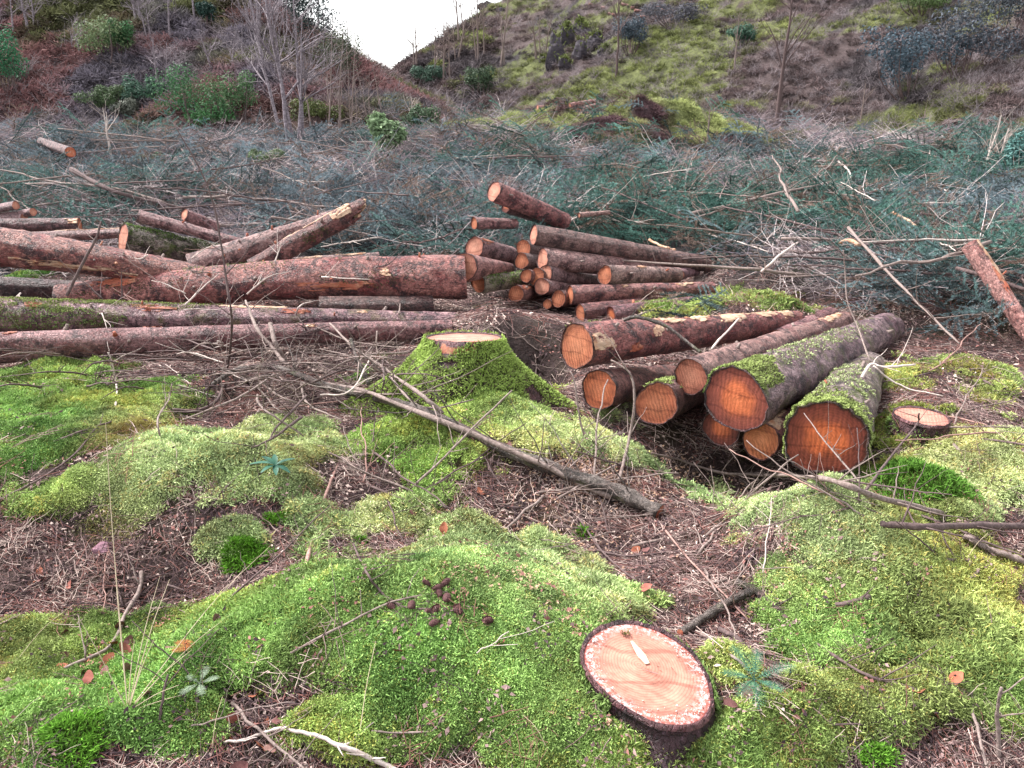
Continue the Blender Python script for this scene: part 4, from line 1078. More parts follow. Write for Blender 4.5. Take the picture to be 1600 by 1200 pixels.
add_fronds(mb, np.array([on_face(-0.045, 0.120, s1n, 0) + np.array([random.gauss(0, 0.008), random.gauss(0, 0.004), 0]) for k in range(50)]), np.tile([0, 0, 1.0], (50, 1)), 0.010, 0.003, (0.16, 0.15, 0.06), 1.2)
mo = mb.build('moss_crumb', M['moss_g'], s1); tag(mo, kind='stuff')

# the mossy stump in the middle
def mid_arc(av, sv):
    d = np.abs(np.angle(np.exp(1j * (av - math.radians(250)))))
    return ~((d < 0.45) & (sv < 0.10 + 0.05 * np.sin(av * 9)))
c_ = at(726, 527, 4.15)
s2, s2v, s2n = make_stump('tall stump cloaked in bright green moss, its pale cut on top, mid clearing', c_, 0.208, c_[2] + 0.05, (0.0, 0.16, 1), 2.2, 'face_pale', 'bark_dark', (0.9, 0.7, 0.8), 36000, 'bright', 12, (0, 0), 0.0, mid_arc, (1.0, 1.1, 1.2), 0.026)
mb = MB(); q_ = s2v[1, 36:50:2] * 1.02
mb.add(np.vstack([s2v[0, 37:46] * 1.012 + [0, 0, 0.004], s2v[2, 37:46] * 1.03 - np.array([0, 0, 1.0]) * (0.012 * RNG.uniform(0, 1, 9))[:, None]]), [[k, k + 9, k + 10, k + 1] for k in range(8)])
mb.build('torn_bark', M['bare_red'], s2)
# stump by the right bank
c_ = at(1441, 650, P(1441, 690)[1] + 0.08)
make_stump('low stump with a pale pinkish cut and mossy skirt, right of the front pile', c_, 0.135, 0.26, (0.05, 0.02, 1), 0.6, 'face_pale', 'bark_dark', (0.9, 0.7, 0.8), 2600, 'green', 23, (0, 0), 0.12, lambda av, sv: ~((np.abs(np.angle(np.exp(1j * (av - math.radians(300))))) < 0.3) & (sv < 0.7)), (1.0, 1.1, 1.2), 0.022)

# ------------------------------------------------------------------ BRANCHES
def smooth(pts, n=26):
    """Catmull-Rom through the points"""
    p = np.asarray(pts, float)
    if len(p) == 2: p = np.vstack([p[0], p.mean(0), p[1]])
    q = np.vstack([2 * p[0] - p[1], p, 2 * p[-1] - p[-2]])
    m = len(p) - 1
    t = np.linspace(0, m - 1e-6, n); k = t.astype(int); f = (t - k)[:, None]
    a, b, c, d = q[k], q[k + 1], q[k + 2], q[k + 3]
    return 0.5 * (2 * b + (c - a) * f + (2 * a - 5 * b + 4 * c - d) * f ** 2 + (3 * b - a - 3 * c + d) * f ** 3)

def side_twigs(root, pts, r, k, L0, L1, mat, rng, up=0.3):
    for q in range(k):
        i = int(rng.uniform(0.1, 0.95) * (len(pts) - 1))
        d = pts[min(i + 1, len(pts) - 1)] - pts[i]; d = d / (np.linalg.norm(d) + 1e-9)
        s = np.cross(d, rng.normal(size=3)); s[2] = abs(s[2]) * 0.6 + up * rng.uniform(-0.2, 1)
        dirn = unit(d * rng.uniform(0.3, 1.0) + unit(s))
        L = rng.uniform(L0, L1)
        t = twig_pts(L, 0.16, 6, rng)
        z_ = dirn; y_ = unit(np.cross(z_, [0.1, 0.2, 1.0])); x_ = np.cross(y_, z_)
        w = pts[i] + t[:, :1] * z_ + t[:, 1:2] * y_ + t[:, 2:3] * x_
        mb = MB(); mb.tube(w, np.linspace(min(r[i] * 0.5, 0.0038), 0.0009, 6), 5)
        o = mb.build('side_twig', mat, root); kid(root, o)

def make_branch(label, px, r0, r1, mat='twig', group=None, twigs=0, tl=(0.1, 0.35), name='fallen_branch', n=28, sides=7, cat='branch', wob=0.004, cut=False, up=0.3):
    """px: list of (x, y, height above the ground) or of 3-D points"""
    pts = [P(*p) if len(p) == 3 and not isinstance(p, np.ndarray) else p for p in px]
    p = smooth(pts, n)
    rng = np.random.default_rng(int(abs(p.sum()) * 1000) % 100000)
    p = p + np.cumsum(rng.normal(0, wob, p.shape), 0) * 0.4
    r = np.linspace(r0, r1, n) * (1 + 0.10 * rng.normal(size=n))
    org = p[0].copy()
    root = empty(name, org); tag(root, label, cat, group)
    mb = MB(); mb.tube(p - org, r, sides)
    stem_o = kid(root, mb.build('stem', M[mat], root))
    if twigs: side_twigs(stem_o, p - org, r, twigs, tl[0], tl[1], M[mat], rng, up)
    if cut:
        d = unit(p[0] - p[1]); x_ = unit(np.cross(d, [0, 0.1, 1])); y_ = np.cross(d, x_)
        a_ = np.arange(10) * 0.628
        f = MB(); v = np.vstack([d * 0.002, d * 0.002 + r0 * 0.93 * (np.cos(a_)[:, None] * x_ + np.sin(a_)[:, None] * y_)])
        f.add(v, None, [[0, 1 + k, 1 + (k + 1) % 10] for k in range(10)])
        kid(root, f.build('cut_face', M['bare_red'], root))
    return root

pole = make_branch('thick grey fallen pole lying diagonally from the tangle to the middle foreground', [(1030, 800, 0.025), (965, 770, 0.045), (900, 745, 0.05), (800, 709, 0.05), (700, 660, 0.06), (640, 636, 0.08), (590, 622, 0.1)], 0.037, 0.020, 'pole', twigs=9, tl=(0.2, 0.6), n=46, sides=14, wob=0.003, cut=True)
f_ = MB(); pk = at(990, 778, P(990, 778, 0.08)[1])
make_branch('arched brown limb rising out of the tangle beside the slender trunk', [(590, 622, 0.09), (520, 606, 0.12), (470, 588, 0.16), (430, 573, 0.18), (375, 576, 0.14), (335, 598, 0.06), (316, 616, 0.0)], 0.022, 0.013, 'pole', twigs=6, tl=(0.15, 0.5))
make_branch('long thin branch running alongside the fallen grey pole', [(480, 594, 0.14), (560, 610, 0.12), (640, 640, 0.13), (760, 690, 0.10), (850, 728, 0.09), (955, 775, 0.05)], 0.011, 0.014, 'twig', twigs=8, tl=(0.2, 0.5))
make_branch('grey crossing branch slanting down over the mossy stump foot', [(515, 505, 0.30), (552, 542, 0.26), (600, 575, 0.2), (650, 612, 0.16), (690, 645, 0.12)], 0.007, 0.012, 'twig', twigs=7, tl=(0.2, 0.5))
make_branch('upright grey fork leaning against the slender trunk', [(384, 470, 0.42), (400, 510, 0.32), (425, 545, 0.2), (450, 578, 0.12)], 0.009, 0.013, 'twig', twigs=6, tl=(0.2, 0.5))
make_branch('short thick broken limb standing in the tangle', [(422, 505, 0.34), (430, 535, 0.25), (447, 566, 0.12)], 0.016, 0.013, 'twig')
make_branch('short bark covered limb propped between tangle and mossy stump', [(548, 530, 0.3), (562, 570, 0.18), (576, 605, 0.06)], 0.010, 0.013, 'pole', twigs=2)
make_branch('tall thin dead sapling curving up in front of the trunks', [(268, 640, 0.03), (305, 642, 0.05), (338, 622, 0.08), at(352, 580, P(352, 585)[1]), at(358, 500, 4.25), at(350, 430, 4.3), at(335, 330, 4.4), at(312, 265, 4.45), at(270, 190, 4.5)], 0.011, 0.003, 'twig_dark', twigs=9, tl=(0.12, 0.4), name='dead_sapling', cat='sapling', n=44, wob=0.003)
make_branch('bent dark dead stem standing by the thick pinkish brown trunk', [at(104, 462, 5.3), at(122, 420, 5.35), at(146, 375, 5.4), at(157, 345, 5.45)], 0.012, 0.006, 'twig_dark', name='dead_sapling', cat='sapling', n=16)
make_branch('pale forked dead stem standing behind the mossy left bank', [(180, 640, 0.0), at(182, 600, 4.35), at(172, 560, 4.35), at(166, 548, 4.35)], 0.006, 0.003, 'twig_pale', name='dead_sapling', cat='sapling', n=14, twigs=3, tl=(0.1, 0.2))
make_branch('long grey branch below the front pile, running right from the mossy ridge', [(985, 700, 0.03), (1060, 718, 0.05), (1130, 740, 0.06), (1210, 746, 0.08), (1290, 752, 0.08), (1380, 782, 0.06), (1470, 805, 0.04)], 0.005, 0.012, 'twig', twigs=12, tl=(0.08, 0.3), n=44)
make_branch('dark straight branch reaching in from beyond the right edge', [(1378, 818, 0.06), (1450, 820, 0.07), (1530, 820, 0.08), (1640, 824, 0.08)], 0.011, 0.014, 'twig_dark', twigs=5, tl=(0.1, 0.3))
make_branch('brown stick lying just below the dark straight branch', [(1505, 838, 0.03), (1560, 862, 0.03), (1630, 885, 0.03)], 0.012, 0.013, 'twig', twigs=2)
make_branch('thin upright twig in front of the big red log', [(950, 772, 0.04), at(928, 725, 3.35), at(908, 650, 3.4), at(898, 585, 3.45), at(884, 575, 3.5)], 0.006, 0.003, 'twig', n=22, twigs=3, tl=(0.1, 0.3))
make_branch('thin upright forked twig before the moss capped log', [(968, 752, 0.04), at(982, 690, 3.45), at(990, 630, 3.5), at(984, 580, 3.55), at(955, 560, 3.6)], 0.008, 0.004, 'twig', n=22, twigs=4, tl=(0.1, 0.35))
make_branch('bowed brown branch lying over the big red log', [at(975, 500, 4.5), at(1000, 494, 4.45), at(1040, 508, 4.4), at(1072, 532, 4.35), at(1094, 548, 4.3)], 0.011, 0.009, 'pole', twigs=3, tl=(0.08, 0.2))
make_branch('thin pale stick slanting up from the big red log', [at(1112, 546, 4.5), at(1135, 520, 4.8), at(1155, 498, 5.0)], 0.007, 0.006, 'twig_pale', n=12)
make_branch('pale forked dead branch on top of the largest log', [at(1345, 592, 4.05), at(1360, 568, 4.1), at(1380, 570, 4.1), at(1432, 565, 4.1)], 0.012, 0.005, 'twig_pale', n=18, twigs=4, tl=(0.12, 0.35))
make_branch('thin dark twig standing up behind the massive mossy log', [at(1360, 565, 4.3), at(1340, 510, 4.6), at(1325, 470, 4.7), at(1320, 420, 4.8), at(1318, 390, 4.8)], 0.006, 0.003, 'twig', n=18, twigs=3, tl=(0.1, 0.3))
make_branch('long thin twig arching right across the mossy bank', [at(1365, 572, 4.0), (1410, 605, 0.15), (1475, 622, 0.1)], 0.005, 0.003, 'twig_pale', n=16)
make_branch('pale lichened branch along the bottom edge of the moss', [(350, 1160, 0.012), (395, 1150, 0.014), (440, 1136, 0.02), (490, 1142, 0.02), (540, 1162, 0.018), (600, 1182, 0.015), (650, 1205, 0.012)], 0.0035, 0.0075, 'twig_pale', twigs=6, tl=(0.04, 0.12), n=36)
make_branch('pinkish bare stick pointing away across the litter', [(474, 908, 0.01), (484, 860, 0.016), (500, 800, 0.018), (520, 745, 0.016), (537, 708, 0.012)], 0.0085, 0.005, 'twig_pink', n=22)
make_branch('short mossy limb behind the freshly sawn stump', [(1062, 988, 0.02), (1100, 965, 0.025), (1140, 940, 0.03), (1172, 925, 0.03)], 0.012, 0.016, 'pole', n=18, cut=True)
make_branch('mottled dead limb joining the short mossy one', [(1150, 908, 0.02), (1180, 918, 0.02), (1208, 938, 0.02), (1225, 950, 0.01)], 0.014, 0.012, 'pole', n=16, twigs=2, tl=(0.05, 0.15))
make_branch('dark short stick beside the fern', [(1125, 985, 0.015), (1150, 1000, 0.018), (1172, 1020, 0.015)], 0.010, 0.009, 'twig_dark', n=10)
GT = 'sticks lying about the moss'
for lab, px, r0, r1, mt, tw in [
    ('thin brown stick slanting over the mossy left bank', [(0, 782, 0.02), (70, 745, 0.03), (120, 708, 0.03), (150, 672, 0.03)], 0.005, 0.003, 'twig_dark', 3),
    ('dark stick lying above the mossy left bank', [(84, 690, 0.02), (130, 670, 0.025), (170, 655, 0.02)], 0.006, 0.004, 'twig_dark', 2),
    ('curved pale twig sprouting over the pale mossy mound', [(252, 690, 0.0), (246, 655, 0.08), (262, 625, 0.12), (268, 600, 0.2)], 0.005, 0.003, 'twig', 2),
    ('dark twig half sunk in the pale mossy mound', [(318, 805, 0.012), (345, 768, 0.016), (372, 742, 0.016)], 0.004, 0.003, 'twig_dark', 3),
    ('long thin grass like stick slanting over the front moss', [(455, 1020, 0.01), (520, 985, 0.025), (590, 950, 0.028), (640, 930, 0.028), (700, 918, 0.025)], 0.0035, 0.0025, 'twig', 4),
    ('crossing stick high on the front moss', [(552, 850, 0.015), (570, 890, 0.02), (590, 920, 0.022), (630, 948, 0.02), (700, 952, 0.02)], 0.004, 0.003, 'twig_dark', 4),
    ('bent little stick on the lower front moss', [(580, 1142, 0.015), (630, 1144, 0.018), (672, 1140, 0.02), (690, 1115, 0.018)], 0.003, 0.002, 'twig', 2),
    ('thin crooked stick pointing at the freshly sawn stump', [(745, 1020, 0.02), (770, 1005, 0.025), (795, 985, 0.025)], 0.002, 0.0015, 'twig_pale', 2),
    ('long thin stick crossing the litter before the grey pole', [(580, 760, 0.02), (640, 785, 0.03), (690, 802, 0.03), (720, 812, 0.02)], 0.006, 0.004, 'twig_dark', 3),
    ('slim stick propped on the grey pole by its middle', [(645, 762, 0.02), (690, 720, 0.12), (740, 670, 0.2), (800, 612, 0.3)], 0.006, 0.004, 'twig', 5),
    ('dark jointed stick on the yellow moss, longest near the right edge', [(1275, 1005, 0.012), (1330, 1040, 0.018), (1370, 1058, 0.02), (1430, 1075, 0.018), (1490, 1110, 0.015)], 0.004, 0.006, 'twig_dark', 4),
    ('mottled broken stick on the yellow moss', [(1305, 945, 0.015), (1330, 942, 0.018), (1362, 934, 0.018)], 0.007, 0.009, 'twig_dark', 1),
    ('bare upright stick at the lower right corner', [(1560, 1190, 0.0), (1558, 1130, 0.10), (1563, 1075, 0.22)], 0.006, 0.004, 'twig', 2),
    ('thin wavy root lying on the moss right of the stump', [(1250, 1128, 0.01), (1300, 1132, 0.014), (1350, 1130, 0.014), (1400, 1145, 0.012), (1440, 1165, 0.01)], 0.003, 0.002, 'twig_dark', 3),
    ('thin stick curving past the fern', [(1095, 990, 0.02), (1120, 1005, 0.02), (1140, 1020, 0.02), (1165, 1040, 0.015)], 0.006, 0.004, 'twig', 1),
    ('reddish twig crossing the wood chips', [(1040, 830, 0.02), (1080, 880, 0.03), (1120, 920, 0.03), (1165, 965, 0.02)], 0.004, 0.003, 'twig_pink', 3),
    ('dark stick at the head of the wood chips', [(930, 860, 0.02), (980, 868, 0.025), (1040, 862, 0.02)], 0.005, 0.004, 'twig_dark', 3),
    ('dark stick crossing the wood chips', [(905, 810, 0.02), (940, 860, 0.03), (985, 900, 0.03), (1030, 925, 0.02)], 0.005, 0.003, 'twig_dark', 4),
    ('grey stick leading up to the log pile', [(870, 780, 0.02), (930, 745, 0.04), (985, 715, 0.03)], 0.006, 0.004, 'twig', 3),
    ('pale stick beside the low stump', [(1350, 770, 0.03), (1390, 715, 0.08), (1430, 665, 0.14), (1435, 648, 0.2)], 0.006, 0.004, 'twig_dark', 5),
    ('straight twig on the right bank behind the low stump', [(1475, 668, 0.05), (1540, 666, 0.06), (1610, 668, 0.05)], 0.005, 0.004, 'twig', 2),
    ('dead twig in the dark gully, root like', [(100, 1045, 0.01), (170, 1010, 0.02), (195, 960, 0.03), (218, 920, 0.03), (220, 890, 0.03)], 0.006, 0.008, 'twig', 4),
    ('crooked twig at the bottom of the gully', [(250, 1130, 0.01), (255, 1085, 0.05), (262, 1055, 0.06)], 0.004, 0.003, 'twig_dark', 2),
]:
    make_branch(lab, px, r0, r1, mt, GT, twigs=tw, tl=(0.05, 0.2), n=20, sides=6, name='fallen_stick', cat='stick', wob=0.0025)

# scattered smaller sticks: copies of a few, each its own thing
def proto_stick(L, r, mat, tw):
    root = empty('fallen_stick'); rng = np.random.default_rng(random.randrange(9999))
    p = twig_pts(L, 0.13, 14, rng); p[:, 2] *= 0.5; p[:, 2] -= p[:, 2].min()
    mb = MB(); mb.tube(p, np.linspace(r, r * 0.45, 14), 6); stem_o = kid(root, mb.build('stem', M[mat], root))
    side_twigs(stem_o, p, np.linspace(r, r * 0.45, 14), tw, L * 0.15, L * 0.4, M[mat], rng, 0.2)
    return root
protos = [proto_stick(L, r, mt, tw) for (L, r, mt, tw) in ((0.5, 0.005, 'twig', 4), (0.7, 0.006, 'twig_dark', 5), (0.4, 0.004, 'twig_pale', 3), (0.9, 0.008, 'twig', 6), (0.6, 0.005, 'twig_pink', 3), (0.55, 0.006, 'twig_dark', 5))]
used = set()
LABS = ['grey brown stick lying ', 'dark twiggy stick lying ', 'bleached thin stick lying ', 'long grey branched stick lying ', 'reddish peeled stick lying ', 'short dark crooked stick lying ']
REG = [(450, 640, 140, 45, 22, 'under the arched limb'), (300, 560, 160, 30, 22, 'in front of the slender pinkish trunk'), (560, 560, 80, 35, 14, 'beside the tall mossy stump'), (600, 780, 110, 60, 14, 'between pale mound and fallen pole'), (980, 850, 120, 60, 22, 'among the wood chips'), (1100, 900, 90, 50, 12, 'above the freshly sawn stump'), (200, 930, 120, 80, 10, 'in the dark gully'), (1150, 740, 140, 25, 12, 'in the hollow under the front pile'), (1500, 880, 90, 20, 8, 'below the dark straight branch'), (1400, 800, 80, 25, 10, 'under the largest log'), (830, 800, 120, 30, 12, 'along the foot of the grey pole'), (1500, 650, 100, 40, 8, 'by the low stump'), (1450, 1090, 100, 50, 6, 'on the yellow moss'), (330, 1110, 60, 40, 4, 'by the small pale fern'), (1450, 560, 120, 30, 10, 'on the bank behind the front pile'), (860, 560, 60, 20, 4, 'at the dark hole by the mossy stump')]
for (px, py, rx, ry, k, where) in REG:
    for q in range(k):
        kk = random.randrange(6)
        o = protos[kk]
        g = P(px + random.gauss(0, rx * 0.6), min(1195, py + random.gauss(0, ry * 0.6)), 0.008)
        if math.hypot(g[0] - 0.36, g[1] - 1.75) < 0.75: continue
        if kk in used: o = copy_tree(o)
        used.add(kk)
        n_ = normals(g[:1], g[1:2])[0]
        o.location = g
        e = align_euler(n_[None], np.array([random.uniform(0, 6.28)]))[0]
        o.rotation_euler = (e[0], e[1] + random.gauss(-0.04, 0.08), e[2])
        o.scale = (random.uniform(0.6, 1.2) * min(1.0, 0.22 + 0.19 * g[1]),) * 3
        tag(o, LABS[kk] + where, 'stick', 'loose sticks over the litter')

# the tangle of dead boughs before the trunks
for q in range(44):
    x0, y0 = random.gauss(450, 110), random.gauss(552, 38)
    x1, y1 = x0 + random.uniform(-150, 150), y0 + random.uniform(-45, 70)
    h0, h1 = random.uniform(0, 0.25), random.uniform(0, 0.25)
    mt_ = random.choice(['twig', 'twig', 'twig_dark', 'twig_pale'])
    wl_ = {'twig': 'grey', 'twig_dark': 'dark', 'twig_pale': 'bleached'}[mt_] + ' wiry dead bough of the tangle, ' + ('left of the tall dead sapling' if x0 < 345 else 'around the arched limb' if x0 < 450 else 'above the start of the grey pole' if x0 < 545 else 'beside the tall mossy stump')
    make_branch(wl_, [(x0, y0, h0), ((x0 + x1) / 2 + random.gauss(0, 20), (y0 + y1) / 2 + random.gauss(0, 12), random.uniform(0.05, 0.32)), (x1, y1, h1)], random.uniform(0.004, 0.009), 0.003, mt_, 'wiry dead boughs of the tangle', twigs=4, tl=(0.12, 0.4), n=16, sides=5)

for q in range(22):
    x0, y0 = random.uniform(20, 640), random.uniform(350, 520)
    Y0 = 5.0 + (560 - y0) / 110; mt_ = random.choice(['twig', 'twig_dark', 'twig_pink', 'twig_pale'])
    mt_n = {'twig': 'grey', 'twig_dark': 'dark', 'twig_pink': 'pinkish', 'twig_pale': 'bleached'}
    p0 = at(x0, y0, Y0); d_ = np.array([random.uniform(-0.5, 0.5), random.uniform(-0.25, 0.3), random.uniform(-0.12, 0.22)])
    make_branch(mt_n[mt_] + ' snapped bough caught ' + ('near the diagonal trunks' if y0 < 400 else 'over the deep red trunk' if y0 < 455 else 'over the slender pinkish trunk'), [p0, p0 + d_ * 0.5 + np.array([0, 0, random.uniform(-0.04, 0.06)]), p0 + d_], random.uniform(0.004, 0.009), 0.002, mt_, 'snapped boughs among the fallen trunks', twigs=4, tl=(0.08, 0.3), n=16, sides=5)
for q in range(34):
    x0, y0 = random.uniform(60, 600), random.uniform(540, 610)
    w_ = random.uniform(60, 170) * random.choice([-1, 1])
    hh_ = random.uniform(0.12, 0.38)
    make_branch('dark arching twig springing from the litter ' + ('left of the tall dead sapling' if x0 < 345 else 'round the arched limb' if x0 < 480 else 'before the tall mossy stump'), [(x0, y0, 0.0), (x0 + w_ * 0.3, y0 - 5, hh_ * 0.8), (x0 + w_ * 0.65, y0 - 2, hh_), (x0 + w_, y0 + random.uniform(0, 20), hh_ * random.uniform(0.1, 0.7))], random.uniform(0.0035, 0.007), 0.0015, random.choice(['twig_dark', 'twig_dark', 'twig']), 'arching twigs before the fallen trunks', twigs=3, tl=(0.1, 0.3), n=18, sides=5)
# boughs lying on the brash
GB = 'boughs lying on the brash field'
for lab, px, r0, r1, mt, tw in [
    ('dark broken bough slanting up from the brash before the bracken slope', [(112, 264, 0.55), (165, 292, 0.5), (225, 312, 0.4), (300, 325, 0.3)], 0.035, 0.015, 'twig_dark', 5),
    ('long pale bough lying flat on the brash left of the dark broken one', [(40, 287, 0.3), (110, 287, 0.35), (180, 294, 0.35), (260, 318, 0.3)], 0.012, 0.02, 'twig', 4),
    ('long straight grey bough lying on the brash above the massive mossy log', [(1080, 334, 0.35), (1150, 318, 0.4), (1220, 300, 0.4), (1295, 284, 0.4)], 0.025, 0.016, 'twig', 4),
    ('long grey bough sloping down through the brash beside the leaning snag', [(1325, 356, 0.5), (1360, 395, 0.5), (1400, 440, 0.45), (1450, 490, 0.35), (1497, 538, 0.2)], 0.015, 0.006, 'twig', 9),
    ('pale curved bough above the slanting top log of the middle pile', [(880, 352, 0.3), (900, 338, 0.4), (930, 330, 0.45), (970, 345, 0.3)], 0.012, 0.012, 'twig_pale', 2),
    ('bare stick with a light tip above the right end of the middle pile', [(1190, 425, 0.4), (1215, 400, 0.45), (1245, 378, 0.45)], 0.010, 0.010, 'twig_pale', 1),
    ('dark spiky branch standing behind the middle pile', [(960, 352, 0.1), (955, 338, 0.35), (946, 318, 0.5)], 0.016, 0.01, 'twig_dark', 3),
    ('split pale wood strip on the brash, right of the long straight bough', [(1395, 332, 0.45), (1415, 340, 0.45), (1432, 350, 0.45)], 0.016, 0.014, 'bare', 0),
    ('torn pale knot of wood on the brash above the leaning bough', [(1310, 378, 0.42), (1330, 376, 0.42), (1345, 382, 0.4)], 0.018, 0.022, 'bare', 0),
    ('orange peeled stick above the slanting top log', [(1015, 375, 0.3), (1035, 385, 0.3), (1055, 391, 0.28)], 0.014, 0.014, 'bare', 0),
    ('bleached crooked twig on the far brash', [(1310, 252, 0.3), (1325, 265, 0.35), (1330, 285, 0.3)], 0.016, 0.016, 'twig_pale', 1),
    ('dark bough on the brash with orange stubs, behind the diagonal trunks', [(318, 308, 0.3), (345, 312, 0.32), (380, 322, 0.3)], 0.03, 0.025, 'twig_dark', 4),
    ('pale bent sapling on the brash before the birch clump', [(278, 225, 0.2), (300, 255, 0.3), (320, 295, 0.3)], 0.02, 0.02, 'twig_dark', 3),
]:
    make_branch(lab, px, r0, r1, mt, GB, twigs=tw, tl=(0.2, 0.7), n=20, sides=6, wob=0.006)
protos2 = []
for (L, r, mt, tw) in ((1.3, 0.012, 'twig', 6), (1.8, 0.016, 'twig_dark', 7), (1.0, 0.010, 'twig_pale', 5), (2.2, 0.018, 'twig', 8), (1.2, 0.011, 'twig_dark', 6)):
    o = proto_stick(L, r, mt, tw); o.name = 'dead_bough'; KIDS[o.name] = list(o.children); protos2.append(o)
LAB2 = ['grey twiggy bough tangled in the brash ', 'dark twiggy bough tangled in the brash ', 'bleached bough tangled in the brash ', 'long grey bough tangled in the brash ', 'short dark bough tangled in the brash ']
def brash_place(px, py):
    if py < 285: return ('below the bracken slope' if px < 420 else 'below the birch clump' if px < 640 else 'before the mossy spoil heap' if px < 1150 else 'below the crooked dark tree' if px < 1350 else 'before the distant pale logs')
    if px < 420: return 'behind the fallen trunks'
    if px < 730: return 'right of the diagonal trunks'
    if px < 1110: return 'behind the middle pile'
    if px < 1330: return 'right of the slanting top log'
    return 'around the leaning snag' if py > 370 else 'behind the leaning snag'
used = set(); cnt = 0
while cnt < 240:
    px, py = random.uniform(-40, 1640), 225 + 330 * random.random() ** 1.15
    g = P(px, py, 0.3)
    br, hl, hr = zones(g[:1], g[1:2])
    if br[0] < 0.6 or g[1] > 26: continue
    cnt += 1
    kk = random.randrange(5); o = protos2[kk]
    if kk in used: o = copy_tree(o)
    used.add(kk)
    o.location = (g[0], g[1], hz(g[0], g[1]) + random.uniform(0.12, 0.42))
    o.rotation_euler = (random.gauss(0, 0.5), random.gauss(0, 0.11), random.uniform(0, 6.28))
    o.scale = (random.uniform(0.6, 1.15),) * 3
    tag(o, LAB2[kk] + brash_place(px, py), 'bough', 'dead boughs of the brash field')

# ------------------------------------------------------------------ BRASH (stuff): spruce sprays and twig tangles
def spray_proto(name, L, nsh):
    mb = MB(); rng = RNG
    stem = twig_pts(L, 0.10, 7, rng, 0.10)
    mb.tube(stem, np.linspace(0.006, 0.002, 7), 4, cap=False)
    k0 = mb.n
    mb.a['tip'] = [(0, np.zeros(k0))]
    allp, alld = [], []
    for q in range(nsh):
        s = 0.12 + 0.88 * q / nsh; i = min(int(s * 6), 5); f = s * 6 - i
        b = stem[i] * (1 - f) + stem[i + 1] * f
        sd_ = 1 if q % 2 else -1
        l = L * 0.46 * (1 - 0.7 * s) * rng.uniform(0.7, 1.2) + 0.04
        d = unit(np.array([0.75, sd_ * 1.0, rng.normal(0, 0.22) - 0.1]))
        nn_ = int(l / 0.008)
        t = np.linspace(0.02, 1, nn_)[:, None]
        pp = b + d * l * t + np.array([0, 0, -0.12 * l]) * t * t
        allp.append(pp); alld.append(np.tile(d, (nn_, 1)))
    tt_ = np.linspace(0.1, 1, int(L / 0.012))
    pp = np.stack([np.interp(tt_ * 6, np.arange(7), stem[:, c]) for c in range(3)], 1); allp.append(pp); alld.append(np.tile([1.0, 0, 0], (len(pp), 1)))
    p = np.vstack(allp); d = np.vstack(alld)
    p = np.repeat(p, 2, 0); d = np.repeat(d, 2, 0); k = len(p)
    r = rng.normal(size=(k, 3)); sidev = unit(r - d * (r * d).sum(1)[:, None])
    sidev[:, 2] = np.abs(sidev[:, 2]) * 0.7
    nd = unit(sidev + d * 0.75)
    ln = rng.uniform(0.018, 0.034, k)[:, None]
    wv = unit(np.cross(nd, rng.normal(size=(k, 3)))) * 0.0032
    v = np.stack([p - wv, p + wv, p + nd * ln], 1).reshape(-1, 3)
    t = np.arange(k * 3).reshape(-1, 3)
    mb.add(v, None, t, tip=np.tile([0.5, 0.5, 1.0], k))
    return mb.build(name, M['spray'], link=False)
sprays = [spray_proto('spruce_spray', L, n_) for L, n_ in ((0.50, 9), (0.62, 11), (0.42, 8), (0.55, 10))]

def tangle_proto(name, k, rad, L0, L1, r0, upright=0.0):
    mb = MB()
    for q in range(k):
        L = random.uniform(L0, L1)
        p = twig_pts(L, 0.16, 6)
        el = random.gauss(0.12, 0.28) + upright * random.uniform(0.5, 1.3)
        p = p @ np.array(Matrix.Rotation(el, 3, 'Y'))
        p = rotz(p, random.uniform(0, 6.28))
        p[:, :2] += RNG.normal(0, rad * 0.5, 2); p[:, 2] += random.uniform(0, 0.22) * (1 - upright)
        mb.tube(p, np.linspace(1, 0.35, 6) * r0 * random.uniform(0.6, 1.5), 4, cap=False)
        for s in range(3):
            i = random.randrange(1, 5); l2 = L * random.uniform(0.2, 0.4)
            q2 = rotz(twig_pts(l2, 0.3, 4), random.uniform(0, 6.28)) ; q2[:, 2] += np.linspace(0, 1, 4) * l2 * random.uniform(-0.2, 0.7)
            mb.tube(p[i] + q2, np.linspace(0.6, 0.25, 4) * r0, 3, cap=False)
    v = np.vstack(mb.v); mb.a['tip'] = [(0, np.ones(len(v)))]
    return mb.build(name, M['twig_i'], link=False)
tangles = [tangle_proto('twig_tangle', 14, 0.35, 0.35, 1.0, 0.0038) for k in range(5)]

def brash_scatter(n, kxy=0.85, off=1.2):
    x, y = scatter_xy(n, 4.8, 29, kxy, off)
    br, hl, hr = zones(x, y)
    heap = np.exp(-1.0 * (((x - 2.2) / 4.6) ** 2 + ((y - 20.5) / 2.6) ** 2))
    keep = RNG.uniform(0, 1, n) < br * (1 - 0.85 * sst(0.25, 0.5, heap))
    return x[keep], y[keep]
x, y = brash_scatter(8000)
patch = fbm(x + 11, y, 0.55, 3) - 0.25 * sst(2.0, 0.5, x) * sst(9, 7, y)
kk_ = patch > 0.05 + RNG.normal(0, 0.2, len(x)); x, y = x[kk_], y[kk_]
gcol = 1.15 * np.array([[0.150, 0.115, 0.122], [0.25, 0.20, 0.21], [0.07, 0.055, 0.06], [0.40, 0.34, 0.335], [0.13, 0.115, 0.14]])
tt = gcol[RNG.integers(0, 5, len(x))] * RNG.uniform(0.75, 1.2, (len(x), 1))
